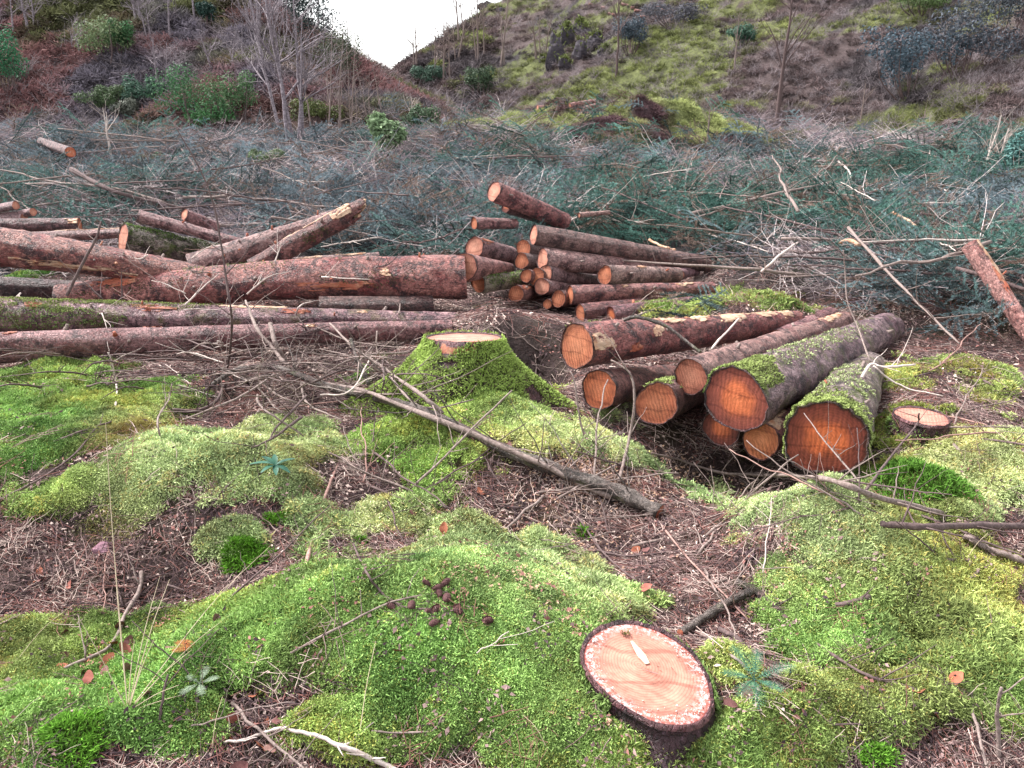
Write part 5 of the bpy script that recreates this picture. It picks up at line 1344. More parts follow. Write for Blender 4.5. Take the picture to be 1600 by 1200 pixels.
instancer('twig_brash', tangles, np.stack([x, y, H(x, y) + RNG.uniform(-0.12, 0.10, len(x))], 1), np.stack([RNG.normal(0, 0.15, len(x)), RNG.normal(0, 0.2, len(x)), RNG.uniform(0, 6.28, len(x))], 1),
          np.clip(0.55 + 0.022 * y, 0.55, 1.0) * RNG.uniform(0.7, 1.2, len(x)), RNG.integers(0, 5, len(x)), tt, 'grey brown tangle of dead twigs covering the clearing')
x, y = brash_scatter(20000)
g = 0.10 - 0.8 * fbm(x + 11, y, 0.55, 3) + 0.45 * fbm(x, y, 1.3, 2)
# greener drifts
for (px, py, r, s) in ((760, 275, 2.2, 0.7), (960, 320, 1.6, 0.8), (520, 285, 1.8, 0.5), (1450, 420, 1.4, 0.7), (1330, 290, 2.0, 0.6), (1550, 480, 1.0, 0.7), (1150, 260, 2.5, 0.5), (350, 310, 1.2, 0.4), (200, 270, 2.5, 0.35), (1180, 380, 0.9, -0.9), (1150, 440, 0.7, -1.0), (1250, 420, 0.9, -0.5), (60, 310, 1.2, -0.5), (880, 350, 0.7, -0.6)):
    c = P(px, py, 0.2); g = g + s * np.exp(-(((x - c[0]) / r) ** 2 + ((y - c[1]) / (r * 1.4)) ** 2))
keep = g > -0.08 + RNG.normal(0, 0.22, len(x))
x, y = x[keep], y[keep]
ex = np.array([P(px_, py_, 0.05) for (px_, py_) in ((1060, 488), (1085, 494), (1045, 500), (1070, 482), (1500, 530), (1560, 545), (1590, 520), (1545, 500), (1480, 545), (1350, 470), (1340, 480), (1310, 430))])
x, y = np.concatenate([x, ex[:, 0]]), np.concatenate([y, ex[:, 1]])
blue = sst(-0.4, 0.6, fbm(x + 70, y, 0.4, 3) + 0.55 * sst(1.0, -4, x))[:, None]
tt = (np.array([0.056, 0.124, 0.102]) * (1 - blue) + np.array([0.108, 0.140, 0.158]) * blue) * RNG.uniform(0.25, 1.8, (len(x), 1))
old = RNG.uniform(0, 1, len(x)) < 0.16
tt[old] = np.array([0.17, 0.12, 0.10]) * RNG.uniform(0.7, 1.2, (old.sum(), 1))
instancer('spruce_brash', sprays, np.stack([x, y, H(x, y) + RNG.uniform(0.02, 0.26, len(x))], 1), np.stack([RNG.normal(0, 0.45, len(x)), RNG.normal(-0.25, 0.3, len(x)), RNG.uniform(0, 6.28, len(x))], 1),
          np.clip(0.75 + 0.030 * y, 0.7, 1.5) * RNG.uniform(0.6, 1.3, len(x)), RNG.integers(0, 4, len(x)), tt, 'blue green spruce sprays strewn over the clearing')
print('sprays', len(x))

# ------------------------------------------------------------------ HILLSIDE GROWTH
def grass_proto(name, n_, rad, L, w, lean, mat):
    mb = MB(); th = RNG.uniform(0, 6.28, n_); rr = rad * np.sqrt(RNG.uniform(0, 1, n_))
    p = np.stack([rr * np.cos(th), rr * np.sin(th), -0.03 + 0 * rr], 1)
    v, t, tip = frond_arrays(p, np.stack([p[:, 0] * 0.8 / rad, p[:, 1] * 0.8 / rad, 1 + 0 * rr], 1), L, w, lean)
    mb.add(v, None, t, tip=tip); return mb.build(name, mat, link=False)
fmat = mat_foliage('hill_growth', True, root=(0.06, 0.045, 0.035), trans=0.12, rough=0.9, rootmix=0.35)
hp = [grass_proto('bracken', 60, 0.32, 0.42, 0.045, 1.1, fmat) for k in range(2)] + [grass_proto('grass_tuft', 70, 0.28, 0.34, 0.022, 0.9, fmat) for k in range(2)]
hp += [tangle_proto('scrub', 11, 0.3, 0.4, 1.2, 0.007, 0.7) for k in range(3)]
x = RNG.uniform(-1, 1, 62000); y = np.exp(RNG.uniform(math.log(15), math.log(68), 62000)); x = x * (0.92 * y + 1.5)
br, hl, hr = zones(x, y)
heap = np.exp(-1.0 * (((x - 2.2) / 4.6) ** 2 + ((y - 20.5) / 2.6) ** 2))
w = np.maximum(np.maximum(hl, hr), sst(0.25, 0.5, heap))
keep = RNG.uniform(0, 1, len(x)) < w * 0.85
x, y = x[keep], y[keep]
gcx = ground_colour(x, y)
br, hl, hr = zones(x, y)
u = RNG.uniform(0, 1, len(x))
idx = np.where(hl > 0.5, np.where(u < 0.60, RNG.integers(0, 2, len(x)), np.where(u < 0.90, RNG.integers(2, 4, len(x)), RNG.integers(4, 7, len(x)))),
               np.where(u < 0.66, RNG.integers(2, 4, len(x)), np.where(u < 0.72, 0, RNG.integers(4, 7, len(x)))))
hp_ = np.exp(-1.0 * (((x - 2.2) / 4.6) ** 2 + ((y - 20.5) / 2.6) ** 2)) > 0.2
idx = np.where(hp_, RNG.integers(2, 4, len(x)), idx)
tt = gcx * 1.45 * RNG.uniform(0.35, 1.75, (len(x), 1))
tw = idx >= 4
tt[tw] = np.array([0.155, 0.132, 0.140]) * RNG.uniform(0.3, 1.7, (tw.sum(), 1))
scl = np.where(hl > 0.5, RNG.uniform(0.5, 1.1, len(x)), RNG.uniform(0.35, 0.75, len(x)))
scl = np.where(hp_, scl * 0.7, scl)
instancer('hillside_undergrowth', hp, np.stack([x, y, H(x, y)], 1), align_euler(normals(x, y, 0.2) * 0.5 + np.array([0, 0, 0.6]), RNG.uniform(0, 6.28, len(x))), scl, idx, tt, 'bracken, dead grass and scrub covering the hillsides')
print('hill', len(x))

# ------------------------------------------------------------------ TREES
def grow(mb, p, d, L, r, depth, rng, spread, tips, up=0.15):
    n = 6 if depth > 1 else 4
    pts = [p]; dd = d
    for k in range(n - 1):
        dd = unit(dd + rng.normal(0, 0.10, 3) + np.array([0, 0, up * 0.15])); pts.append(pts[-1] + dd * L / (n - 1))
    pts = np.array(pts)
    mb.tube(pts, np.linspace(r, r * 0.55, n), 6 if r > 0.03 else (4 if r > 0.012 else 3), cap=False)
    if depth == 0: tips.append(pts[-1]); return
    k = int(rng.integers(3, 6)) if depth > 1 else int(rng.integers(2, 5))
    for q in range(k):
        i = int(rng.integers(1, n)); s = unit(np.cross(dd, rng.normal(size=3)))
        nd = unit(dd * rng.uniform(0.5, 1.0) + s * spread * rng.uniform(0.5, 1.1) + np.array([0, 0, up]))
        grow(mb, pts[i], nd, L * rng.uniform(0.45, 0.7), r * 0.5 * (1 - 0.3 * i / n), depth - 1, rng, spread, tips, up)

def make_tree(label, base, height, r, mat, seed, group, lean=(0, 0), nb=9, depth=1, spread=0.8, start=0.35, name='bare_tree', stems=1, cat='tree'):
    rng = np.random.default_rng(seed)
    root = empty(name, base); tag(root, label, cat, group)
    cr = MB(); tips = []
    for s in range(stems):
        tr = MB()
        off = np.array([rng.normal(0, 0.25), rng.normal(0, 0.25), 0]) if stems > 1 else np.zeros(3)
        hgt = height * (rng.uniform(0.7, 1.0) if s else 1.0)
        ln = np.array([lean[0] + (rng.normal(0, 0.10) if stems > 1 else 0), lean[1], 0])
        n = 12; t = np.linspace(0, 1, n)
        pts = off + np.stack([ln[0] * hgt * t + np.cumsum(rng.normal(0, 0.012 * hgt / 3, n)), ln[1] * hgt * t + np.cumsum(rng.normal(0, 0.012 * hgt / 3, n)), hgt * t], 1)
        pts[0, 2] = -0.15
        rs_ = (r * (1 - 0.82 * t)) * (1 if s == 0 else 0.75)
        tr.tube(pts, rs_, 7, cap=False)
        tr.build('trunk', M[mat], root)
        for q in range(nb):
            f = rng.uniform(start, 0.97); i = int(f * (n - 1)); a_ = rng.uniform(0, 6.28)
            d = unit(np.array([math.cos(a_) * spread, math.sin(a_) * spread, rng.uniform(0.3, 1.0)]))
            grow(cr, pts[i], d, hgt * 0.32 * (1.15 - f) + 0.25, rs_[i] * 0.5, depth, rng, spread, tips)
    if cr.n: cr.build('crown', M[mat], root)
    return root
def tree_px(label, px, py, top, r, mat, seed, group, **kw):
    g = P(px, py); Yb = g[1]
    zt = at(px, top, Yb)[2]
    return make_tree(label, g, max(0.4, zt - g[2]), r, mat, seed, group, **kw)
GBi = 'bare birches at the foot of the bracken slope'
for k, (px, py, top, lean, lab) in enumerate([
    (462, 228, -150, -0.10, 'tallest pale birch of the clump at the foot of the bracken slope'),
    (452, 232, -60, -0.03, 'straight slim birch in the middle of the clump'), (474, 232, -40, 0.03, 'birch leaning towards the gap in the clump'),
    (440, 225, -120, -0.12, 'birch leaning away over the bracken in the clump'), (466, 236, 20, 0.10, 'short birch leaning over the spruce sprays in the clump')]):
    tree_px(lab, px, py, top, 0.048, 'birch', 40 + k, GBi, lean=(lean, 0.02), nb=13, depth=2, spread=0.7, name='birch_tree', start=0.3)
for k, (px, py, top, lab) in enumerate([(530, 215, 25, 'bleached many stemmed shrub just below the gap'), (560, 205, 60, 'bleached shrub on the flank of the bracken hill, lower'), (505, 205, 45, 'bleached shrub nearest the birch clump'), (585, 195, 95, 'smallest bleached shrub towards the gap')]):
    tree_px(lab, px, py, top, 0.028, 'twig', 60 + k, 'bleached bare shrubs below the gap', nb=6, depth=1, spread=0.9, stems=3, name='bare_shrub', start=0.25, cat='shrub')
for k, (px, py, top, r, st, lab) in enumerate([(38, 48, -30, 0.06, 4, 'whitish multi stemmed birch high on the bracken slope near the corner'), (205, 40, -40, 0.06, 3, 'whitish birch high on the bracken slope above the bracken'), (245, 65, -20, 0.05, 3, 'whitish twiggy birch above the rhododendron'),
                                           (305, 30, -60, 0.05, 1, 'slender pole birch on the skyline of the bracken slope'), (350, 110, 50, 0.05, 2, 'small bare birch half way up the bracken slope'), (120, 90, 30, 0.04, 2, 'thin bare sapling among the bracken'), (265, 150, 60, 0.05, 3, 'greyish bare shrub in the middle of the bracken slope'), (400, 60, -60, 0.07, 2, 'bare birch behind the clump on the bracken slope')]):
    tree_px(lab, px, py, top, r, 'birch', 80 + k, 'bare trees on the bracken slope', nb=10, depth=2, spread=0.7, stems=st, name='birch_tree')
for k, (px, py, top, lab) in enumerate([(545, 80, -80, 'tall bare pole against the bright gap'), (577, 92, 20, 'short bare pole against the bright gap'), (603, 95, 55, 'lowest bare pole in the bright gap')]):
    tree_px(lab, px, py, top, 0.05, 'twig', 100 + k, 'bare poles on the skyline of the gap', nb=6, depth=1, spread=0.4, name='bare_tree', start=0.4)
for k, (px, py, top, st, lab) in enumerate([(655, 110, 30, 2, 'grey bare tree on the right flank of the gap'), (695, 130, 20, 3, 'twiggy grey tree left of the rocky outcrop'), (760, 90, -30, 3, 'bushy bare tree below the skyline left of the outcrop'), (790, 100, -30, 2, 'bare tree close beside the rocky outcrop'), (840, 90, 20, 3, 'pale twiggy tree in front of the rocky outcrop'), (735, 60, -40, 2, 'bare tree on the skyline left of the outcrop'), (715, 95, 20, 2, 'small purple grey tree below the skyline')]):
    tree_px(lab, px, py, top, 0.06, 'twig', 120 + k, 'bare trees on the far hillside', nb=10, depth=2, spread=0.7, stems=st)
tree_px('straight thin dark tree right of the rocky outcrop', 963, 120, -60, 0.055, 'twig_dark', 140, 'lone trees on the right hillside', nb=12, depth=1, spread=0.35)
tree_px('crooked dark tree with pale flecks standing alone at the foot of the right hillside', 1211, 202, -60, 0.085, 'twig_dark', 141, 'lone trees on the right hillside', nb=9, depth=1, spread=0.35, lean=(0.03, 0))
tree_px('thin bare tree on the slope between the two dark trees', 1148, 110, 20, 0.04, 'twig', 142, 'lone trees on the right hillside', nb=8, depth=1, spread=0.4)
for k, (px, py, top, mt, lab) in enumerate([(1530, 290, 180, 'twig_pale', 'bleached leaning dead stem at the right edge, tallest'), (1552, 285, 200, 'twig_pale', 'bleached straight dead stem beside the tallest one'), (1345, 190, 130, 'twig', 'bare sapling at the foot of the right hillside'), (1436, 225, 165, 'twig', 'bare sapling near the distant pale logs'), (1105, 225, 165, 'twig', 'bare thin sapling right of the mossy spoil heap'), (175, 250, 168, 'twig_pale', 'pale dead stem on the brash under the bracken slope'), (585, 235, 180, 'twig', 'dead sapling with a bent top near the gap'), (645, 200, 150, 'twig_pale', 'pale forked sapling left of the spoil heap')]):
    tree_px(lab, px, py, top, 0.03, mt, 150 + k, 'dead saplings round the clearing', nb=6, depth=1, spread=0.5, name='dead_sapling', cat='sapling', lean=(0.12 if k < 2 else 0.0, 0))

# ------------------------------------------------------------------ BUSHES
def leaf_cluster(mb, c, rx, rz, n, L, w, tint, rng):
    p = rng.normal(size=(n, 3)); p = unit(p) * (rng.uniform(0.35, 1.0, n) ** 0.5)[:, None]
    nrm = unit(p + rng.normal(0, 0.5, (n, 3)) + np.array([0, 0, 0.3]))
    p = c + p * np.array([rx, rx, rz])
    d = unit(np.cross(nrm, rng.normal(size=(n, 3)))); s = np.cross(nrm, d)
    L = L * rng.uniform(0.7, 1.3, n)[:, None]; w = np.zeros((n, 1)) + w
    v = np.stack([p, p + d * L * 0.5 - s * w, p + d * L * 0.5 + s * w, p + d * L - nrm * L * 0.15], 1).reshape(-1, 3)
    i = np.arange(n)[:, None] * 4
    t = np.concatenate([i + np.array([[0, 1, 2]]), i + np.array([[1, 3, 2]])], 1).reshape(-1, 3)
    mb.add(v, None, t, tip=np.tile([0.3, 0.7, 0.7, 1.0], n), tint=np.repeat(np.array(tint) * rng.uniform(0.55, 1.5, (n, 1)), 4, 0))
def make_bush(label, base, w, h, tint, seed, group, n=900, leaf=0.11, name='bush', cat='bush'):
    rng = np.random.default_rng(seed)
    root = empty(name, base); tag(root, label, cat, group)
    st = MB(); fo = MB()
    for k in range(9):
        a_ = rng.uniform(0, 6.28); q = np.array([math.cos(a_), math.sin(a_) * 0.8, 0]) * rng.uniform(0.15, 0.85) * w
        top = q + np.array([0, 0, h * rng.uniform(0.45, 0.95)])
        st.tube(smooth([np.array([0, 0, -0.1]) + q * 0.3, q * 0.8 + np.array([0, 0, h * 0.3]), top], 7), np.linspace(0.03, 0.008, 7), 4, cap=False)
        leaf_cluster(fo, top, w * rng.uniform(0.25, 0.45), h * rng.uniform(0.2, 0.38), n // 9, leaf, leaf * 0.2, tint, rng)
    st.build('stem', M['twig_dark'], root); f_ = fo.build('foliage', M['leafy'], root); tag(f_, kind='stuff')
    return root
for k, (px, py, hw, hh, tint, lab) in enumerate([
    (322, 172, 60, 45, (0.045, 0.115, 0.05), 'large dark green rhododendron low on the bracken slope'), (168, 78, 38, 32, (0.12, 0.16, 0.08), 'pale green rhododendron high on the bracken slope'), (190, 72, 22, 24, (0.05, 0.12, 0.05), 'dark green bush close beside the pale rhododendron'),
    (15, 118, 32, 40, (0.04, 0.14, 0.07), 'bluish green rhododendron at the left edge of the slope'), (365, 165, 40, 40, (0.07, 0.13, 0.06), 'mid green rhododendron adjoining the large dark one'), (335, 190, 50, 18, (0.06, 0.16, 0.06), 'low bright green bush under the large rhododendron'),
    (170, 160, 35, 20, (0.06, 0.09, 0.045), 'small olive bush left of the large rhododendron'), (235, 152, 30, 20, (0.05, 0.10, 0.07), 'dull green bush left of the large rhododendron, closer'), (210, 180, 25, 16, (0.10, 0.11, 0.09), 'greyish low bush below the dull green one'),
    (500, 60, 45, 60, (0.030, 0.045, 0.045), 'dark evergreen shrub on the flank beside the gap'), (440, 10, 50, 50, (0.035, 0.045, 0.055), 'dark evergreen crown behind the birch clump'), (470, 40, 40, 50, (0.03, 0.05, 0.045), 'dark evergreen between birch clump and gap'), (535, 110, 45, 45, (0.06, 0.07, 0.045), 'dark olive shrub on the flank below the gap'), (500, 180, 40, 20, (0.07, 0.085, 0.03), 'olive gorse low shrub right of the birch clump'), (325, 30, 14, 16, (0.03, 0.06, 0.05), 'tiny dark conifer on the bracken slope'),
    (605, 222, 32, 34, (0.13, 0.19, 0.10), 'pale green leafy bush beside the mossy spoil heap'), (660, 195, 38, 20, (0.06, 0.095, 0.055), 'dull green bush behind the pale leafy bush'), (670, 125, 26, 16, (0.05, 0.09, 0.065), 'green bush on the foot of the right flank of the gap'), (745, 135, 30, 22, (0.055, 0.085, 0.05), 'green bush below the rocky outcrop'),
    (1420, 115, 62, 45, (0.050, 0.075, 0.095), 'blue grey heap of cut spruce boughs on the right hillside'), (1500, 85, 70, 45, (0.06, 0.07, 0.085), 'larger blue grey heap of spruce boughs further right'), (1560, 40, 60, 40, (0.06, 0.07, 0.08), 'blue grey heap of spruce boughs highest on the right'), (1582, 262, 30, 45, (0.07, 0.15, 0.14), 'teal spruce sapling at the right edge of the clearing'), (1160, 60, 22, 14, (0.05, 0.10, 0.07), 'small green bush high on the right hillside'), (985, 65, 30, 25, (0.06, 0.08, 0.10), 'grey blue shrub right of the rocky outcrop'), (1060, 30, 60, 18, (0.07, 0.07, 0.085), 'grey heap of brash high on the right hillside'),
    (420, 255, 26, 15, (0.12, 0.16, 0.09), 'pale green seedling bush on the brash before the birches'), (245, 258, 24, 13, (0.12, 0.17, 0.12), 'pale bluish seedling bush on the brash before the bracken'), (1440, 12, 45, 14, (0.08, 0.12, 0.045), 'yellow green bush on the top of the right hillside')]):
    g = P(px, py + hh * 0.8)
    dist = float(np.linalg.norm(g - np.array([0, 0, CAM_Z])))
    make_bush(lab, g, hw * dist / FPX, 1.7 * hh * dist / FPX, tint, 300 + k, 'bushes of the hillsides' if 'heap' not in lab else 'heaps of spruce boughs on the hillside', n=2000, leaf=0.040 + 0.0020 * dist if 'heap' not in lab else 0.13, name='bush' if 'heap' not in lab else 'bough_heap', cat='bush' if 'heap' not in lab else 'heap')

# ------------------------------------------------------------------ ROCKS
def make_rock(label, c, s, seed, mat='rock', group=None, name='rock', rot=0.0, mossy=0, cat='rock'):
    rng = np.random.default_rng(seed)
    nu, nv = 26, 18
    th = np.linspace(0, np.pi, nv)[:, None]; ph = (np.arange(nu) * 2 * np.pi / nu)[None, :]
    d = np.stack([np.sin(th) * np.cos(ph), np.sin(th) * np.sin(ph), np.cos(th) + 0 * ph], -1)
    # cut by random planes for a faceted, cleft shape
    r = np.ones(d.shape[:2]) * 1.25
    for k in range(30):
        n = unit(rng.normal(size=3)); h = rng.uniform(0.50, 1.0)
        dn = d @ n
        r = np.where(dn > 0.05, np.minimum(r, h / np.maximum(dn, 0.05)), r)
    r = r * (1 + 0.14 * fbm(d[..., 0] * 3 + seed, d[..., 1] * 3, 1.0, 3, z=d[..., 2] * 3))
    v = d * r[..., None] * np.array(s)
    cz, sz = math.cos(rot), math.sin(rot)
    v = v @ np.array([[cz, sz, 0], [-sz, cz, 0], [0, 0, 1]])
    i = np.arange(nv - 1)[:, None] * nu; j = np.arange(nu)[None, :]; k = (j + 1) % nu
    root = empty(name, c); tag(root, label, cat, group)
    mb = MB(); mb.add(v.reshape(-1, 3), np.stack([i + j, i + nu + j, i + nu + k, i + k], -1).reshape(-1, 4))
    o = mb.build('stone_body', M[mat], root); o.data.polygons.foreach_set('use_smooth', np.zeros(len(o.data.polygons), bool))
    if mossy:
        q = v.reshape(-1, 3); top = q[(q[:, 2] > 0.25 * s[2])]
        p = top[RNG.integers(0, len(top), mossy)] + RNG.normal(0, 0.12, (mossy, 3)) * np.array(s)[None] * 0.7
        mm = MB(); add_fronds(mm, p, np.tile([0, 0, 1.0], (mossy, 1)), 0.20, 0.05, np.array(TINTS['yellow']) * 0.6, 1.0)
        o2 = mm.build('moss_cover', M['moss_g'], root); tag(o2, kind='stuff')
    return root
CR = [(868, 92, 13, 30, 60, 'dark upright crag at the left of the rocky outcrop'), (886, 62, 15, 22, 300, 'moss capped crag in the middle of the rocky outcrop'), (908, 48, 17, 18, 400, 'topmost moss capped crag of the rocky outcrop'), (930, 66, 13, 18, 160, 'dark cleft crag at the right of the rocky outcrop'), (884, 104, 14, 13, 120, 'low boulder at the foot of the rocky outcrop'), (905, 86, 12, 20, 80, 'dark fissured crag low in the middle of the rocky outcrop'), (948, 82, 11, 12, 120, 'small outlying crag right of the rocky outcrop'), (848, 96, 10, 12, 60, 'small outlying crag left of the rocky outcrop'), (780, 18, 14, 10, 60, 'dark skyline boulder left of the rocky outcrop'), (760, 10, 11, 8, 40, 'small skyline boulder left of the rocky outcrop')]
for k, (px, py, w, h, ms, lab) in enumerate(CR):
    g = P(px, py + h * 0.6); dist = float(np.linalg.norm(g - np.array([0, 0, CAM_Z])))
    make_rock(lab, g + np.array([0, 0.6, h * 0.30 * dist / FPX]), (1.5 * w * dist / FPX, w * dist / FPX, h * 1.35 * dist / FPX), 500 + k * 3, 'rock', 'crags of the rocky outcrop', mossy=ms, rot=k * 1.1)
for k, (px, py, w, lab) in enumerate([(1230, 192, 18, 'dark clod at the foot of the crooked dark tree'), (1285, 186, 22, 'wide dark clod right of the crooked dark tree'), (1320, 190, 16, 'smaller dark clod right of the wide one'), (880, 160, 16, 'dark clod by the distant log heap'), (1490, 195, 22, 'dark clod by the distant pale logs'), (960, 168, 22, 'dark clod right of the distant log heap')]):
    g = P(px, py); dist = float(np.linalg.norm(g - np.array([0, 0, CAM_Z])))
    make_rock(lab, g, (w * dist / FPX, w * dist / FPX * 0.8, w * 0.55 * dist / FPX), 520 + k, 'clod', 'dark clods along the hill foot', name='clod', mossy=0, cat='clod')
make_rock('purple angular stone half buried in the gully', P(160, 858, 0.01), (0.06, 0.04, 0.035), 530, 'stone', name='stone', rot=0.5, cat='stone')

# ------------------------------------------------------------------ SMALL PLANTS
def leaf_shape(L, w, n=7, droop=0.25, fold=0.2):
    s = np.linspace(0, 1, n); hw = w * np.sin(np.pi * np.clip(s * 0.92 + 0.04, 0, 1)) ** 0.8
    mid = np.stack([s * L, 0 * s, -droop * L * s ** 2], 1)
    v = np.vstack([mid + np.stack([0 * s, hw, fold * hw], 1), mid, mid + np.stack([0 * s, -hw, fold * hw], 1)])
    q = [[k, n + k, n + k + 1, k + 1] for k in range(n - 1)] + [[n + k, 2 * n + k, 2 * n + k + 1, n + k + 1] for k in range(n - 1)]
    return v, q
# rhododendron seedling
g = P(432, 742); sdl = empty('seedling', g); tag(sdl, 'little seedling with a whorl of blue green leaves on the pale mossy mound', 'seedling')
mb = MB(); mb.tube([[0, 0, -0.01], [0.002, 0, 0.02], [0, 0, 0.045]], [0.003, 0.0025, 0.002], 6); mb.build('stem', M['twig'], sdl)
smat = mat_plain('seedling_leaf', (0.020, 0.080, 0.050), (0.050, 0.135, 0.095), 25, (1, 1, 1), 0.4, 0.2)
for k in range(8):
    v, q = leaf_shape(random.uniform(0.06, 0.09), 0.012, 8, random.uniform(0.2, 0.7))
    e = Matrix.Rotation(k * 2 * math.pi / 8 + 0.3, 3, 'Z') @ Matrix.Rotation(-random.uniform(0.15, 0.8), 3, 'Y')
    mb = MB(); mb.add(v @ np.array(e).T + np.array([0, 0, 0.045]), q); mb.build('leaf', smat, sdl)
# ferns
def make_fern(label, g, nf, L, tint, seed, name='fern', flat_=0.25, a0=0.0, arc=6.28):
    rng = np.random.default_rng(seed); root = empty(name, g); tag(root, label, 'fern')
    for f in range(nf):
        az = a0 + arc * f / nf + rng.normal(0, 0.12); l = L * rng.uniform(0.75, 1.1)
        mb = MB(); n = 15; s = np.linspace(0, 1, n)
        mid = np.stack([s * l, 0 * s, flat_ * l * (s - 1.1 * s ** 2)], 1)
        mb.tube(mid, np.linspace(0.0016, 0.0006, n), 4, cap=False); k0 = mb.n
        mb.a['tip'] = [(0, np.zeros(k0))]; mb.a['tint'] = [(0, np.tile(np.array(tint) * 0.8, (k0, 1)))]
        for k in range(2, n):
            ln = 0.30 * l * math.sin(math.pi * min(0.98, 0.22 + 0.78 * (1 - s[k]))) ** 1.2 * (1 - s[k] * 0.35) * (1.0 if s[k] < 0.9 else 0.5)
            for sd_ in (-1, 1):
                d = unit(np.array([0.55, sd_, rng.normal(0, 0.06)]))
                npn = 6
                for j in range(npn):                       # pinnules along each pinna
                    t = (j + 0.5) / npn; c = mid[k] + d * ln * t; pl = min(0.0030 + ln * 0.06, ln * 0.26) * (1 - t * 0.6)
                    for s2 in (-1, 1):
                        e = unit(d * 0.6 + s2 * np.cross(d, [0, 0, 1]))
                        ww = unit(np.cross(e, [0, 0, 1])) * pl * 0.30
                        v = np.array([c, c + e * pl * 0.5 + ww, c + e * pl, c + e * pl * 0.5 - ww])
                        mb.add(v, [[0, 1, 2, 3]], tip=np.array([0.5, 0.7, 1, 0.7]), tint=np.tile(np.array(tint) * rng.uniform(0.8, 1.2), (4, 1)))
        o = mb.build('frond', M['leafy'], root); o.rotation_euler = (0, -0.15, az)
    return root
make_fern('blue green fern with spread fronds beside the freshly sawn stump', P(1178, 1062, 0.055), 7, 0.115, (0.065, 0.175, 0.115), 1, a0=0.25)
make_fern('small pale grey green fern at the edge of the gully', P(312, 1068, 0.025), 5, 0.06, (0.22, 0.28, 0.20), 2, a0=0.3)
make_fern('withered orange fern lying at the edge of the front moss', P(310, 1010, 0.012), 3, 0.07, (0.36, 0.12, 0.05), 3, a0=2.6, arc=1.6, flat_=0.05)
# bright cushions
def make_cushion(label, px, py, rx, ry, n, L, tint, seed, w=0.0045):
    g = P(px, py); e = P(px + rx, py); ry_ = abs(P(px, py - ry)[1] - P(px, py + ry)[1]) / 2; rx_ = abs(e[0] - g[0])
    rng = np.random.default_rng(seed); a_ = rng.uniform(0, 6.28, n); r_ = np.sqrt(rng.uniform(0, 1, n)) * (1 + 0.15 * np.sin(3 * a_ + seed))
    x, y = g[0] + rx_ * r_ * np.cos(a_), g[1] + ry_ * r_ * np.sin(a_)
    dome = 0.8 * L * (1 - np.minimum(1, r_) ** 2)
    p = np.stack([x, y, H(x, y) + dome], 1) - g
    nn = np.stack([np.cos(a_) * r_ * 0.6, np.sin(a_) * r_ * 0.6, 1 + 0 * a_], 1)
    root = empty('moss_cushion', g); tag(root, label, 'moss cushion', 'vivid green moss cushions')
    mm = MB(); add_fronds(mm, p, nn, L, w, tint, 0.45)
    o = mm.build('moss_growth', M['moss_g'], root); tag(o, kind='stuff')
make_cushion('long vivid green moss cushion on the pale mossy mound', 385, 873, 38, 24, 1500, 0.032, TINTS['vivid'], 1)
make_cushion('small flat vivid moss cushion above the long one', 436, 816, 24, 8, 500, 0.022, TINTS['vivid'], 2)
make_cushion('biggest vivid green cushion, beneath the low stump by the front pile', 1440, 748, 34, 24, 2600, 0.042, (0.080, 0.180, 0.025), 3, 0.006)
make_cushion('tiny vivid tuft among the wood chips', 911, 838, 10, 8, 160, 0.03, TINTS['vivid'], 4)
make_cushion('tiny vivid tuft at the pinkish bare stick', 565, 848, 12, 5, 160, 0.018, TINTS['vivid'], 5)
make_cushion('wide vivid cushion in the lower left corner', 120, 1150, 60, 40, 1500, 0.026, (0.13, 0.29, 0.035), 6, 0.004)
make_cushion('vivid cushion at the bottom edge', 1370, 1185, 30, 20, 600, 0.022, (0.13, 0.29, 0.035), 7, 0.004)
make_cushion('round dark green cushion in the shade of the brash', 1245, 432, 24, 18, 900, 0.07, (0.05, 0.12, 0.02), 8, 0.012)
# dry grass
g = P(200, 1112); dg = empty('dry_grass', g); tag(dg, 'tuft of dry straw coloured grass rising from the gully', 'grass tuft')
for (px, py, Yk) in [(178, 860, 0.15), (250, 900, 0.2), (265, 905, 0.25), (360, 960, 0.3), (425, 850, 0.5), (300, 1015, 0.1), (330, 1080, 0.06), (240, 1000, 0.05), (165, 660, 0.25), (210, 1000, 0.1), (280, 1070, 0.02), (120, 960, 0.05)]:
    e = at(px, py, g[1] + Yk) - g
    if np.linalg.norm(e) > 1.2: e *= 1.2 / np.linalg.norm(e)
    mb = MB(); mid = e * 0.55 + np.array([0, 0, 0.05 * np.linalg.norm(e)])
    mb.tube(smooth([np.zeros(3), mid, e], 12), np.linspace(0.0016, 0.0006, 12), 4, cap=False)
    mb.build('blade', M['straw'], dg)
for k, (px, py) in enumerate([(330, 1180), (20, 1040), (560, 1160), (860, 1180), (1500, 890)]):
    g = P(px, min(py, 1190)); gg = empty('grass_blade', g); tag(gg, 'single thin straw lying over the moss', 'grass blade', 'single straws over the moss')
    e = np.array([random.uniform(-0.15, 0.15), random.uniform(0.0, 0.2), random.uniform(0.06, 0.16)])
    mb = MB(); mb.tube(smooth([np.zeros(3), e * 0.5 + [0, 0, 0.02], e], 8), np.linspace(0.0012, 0.0005, 8), 4, cap=False); mb.build('blade', M['straw'], gg)

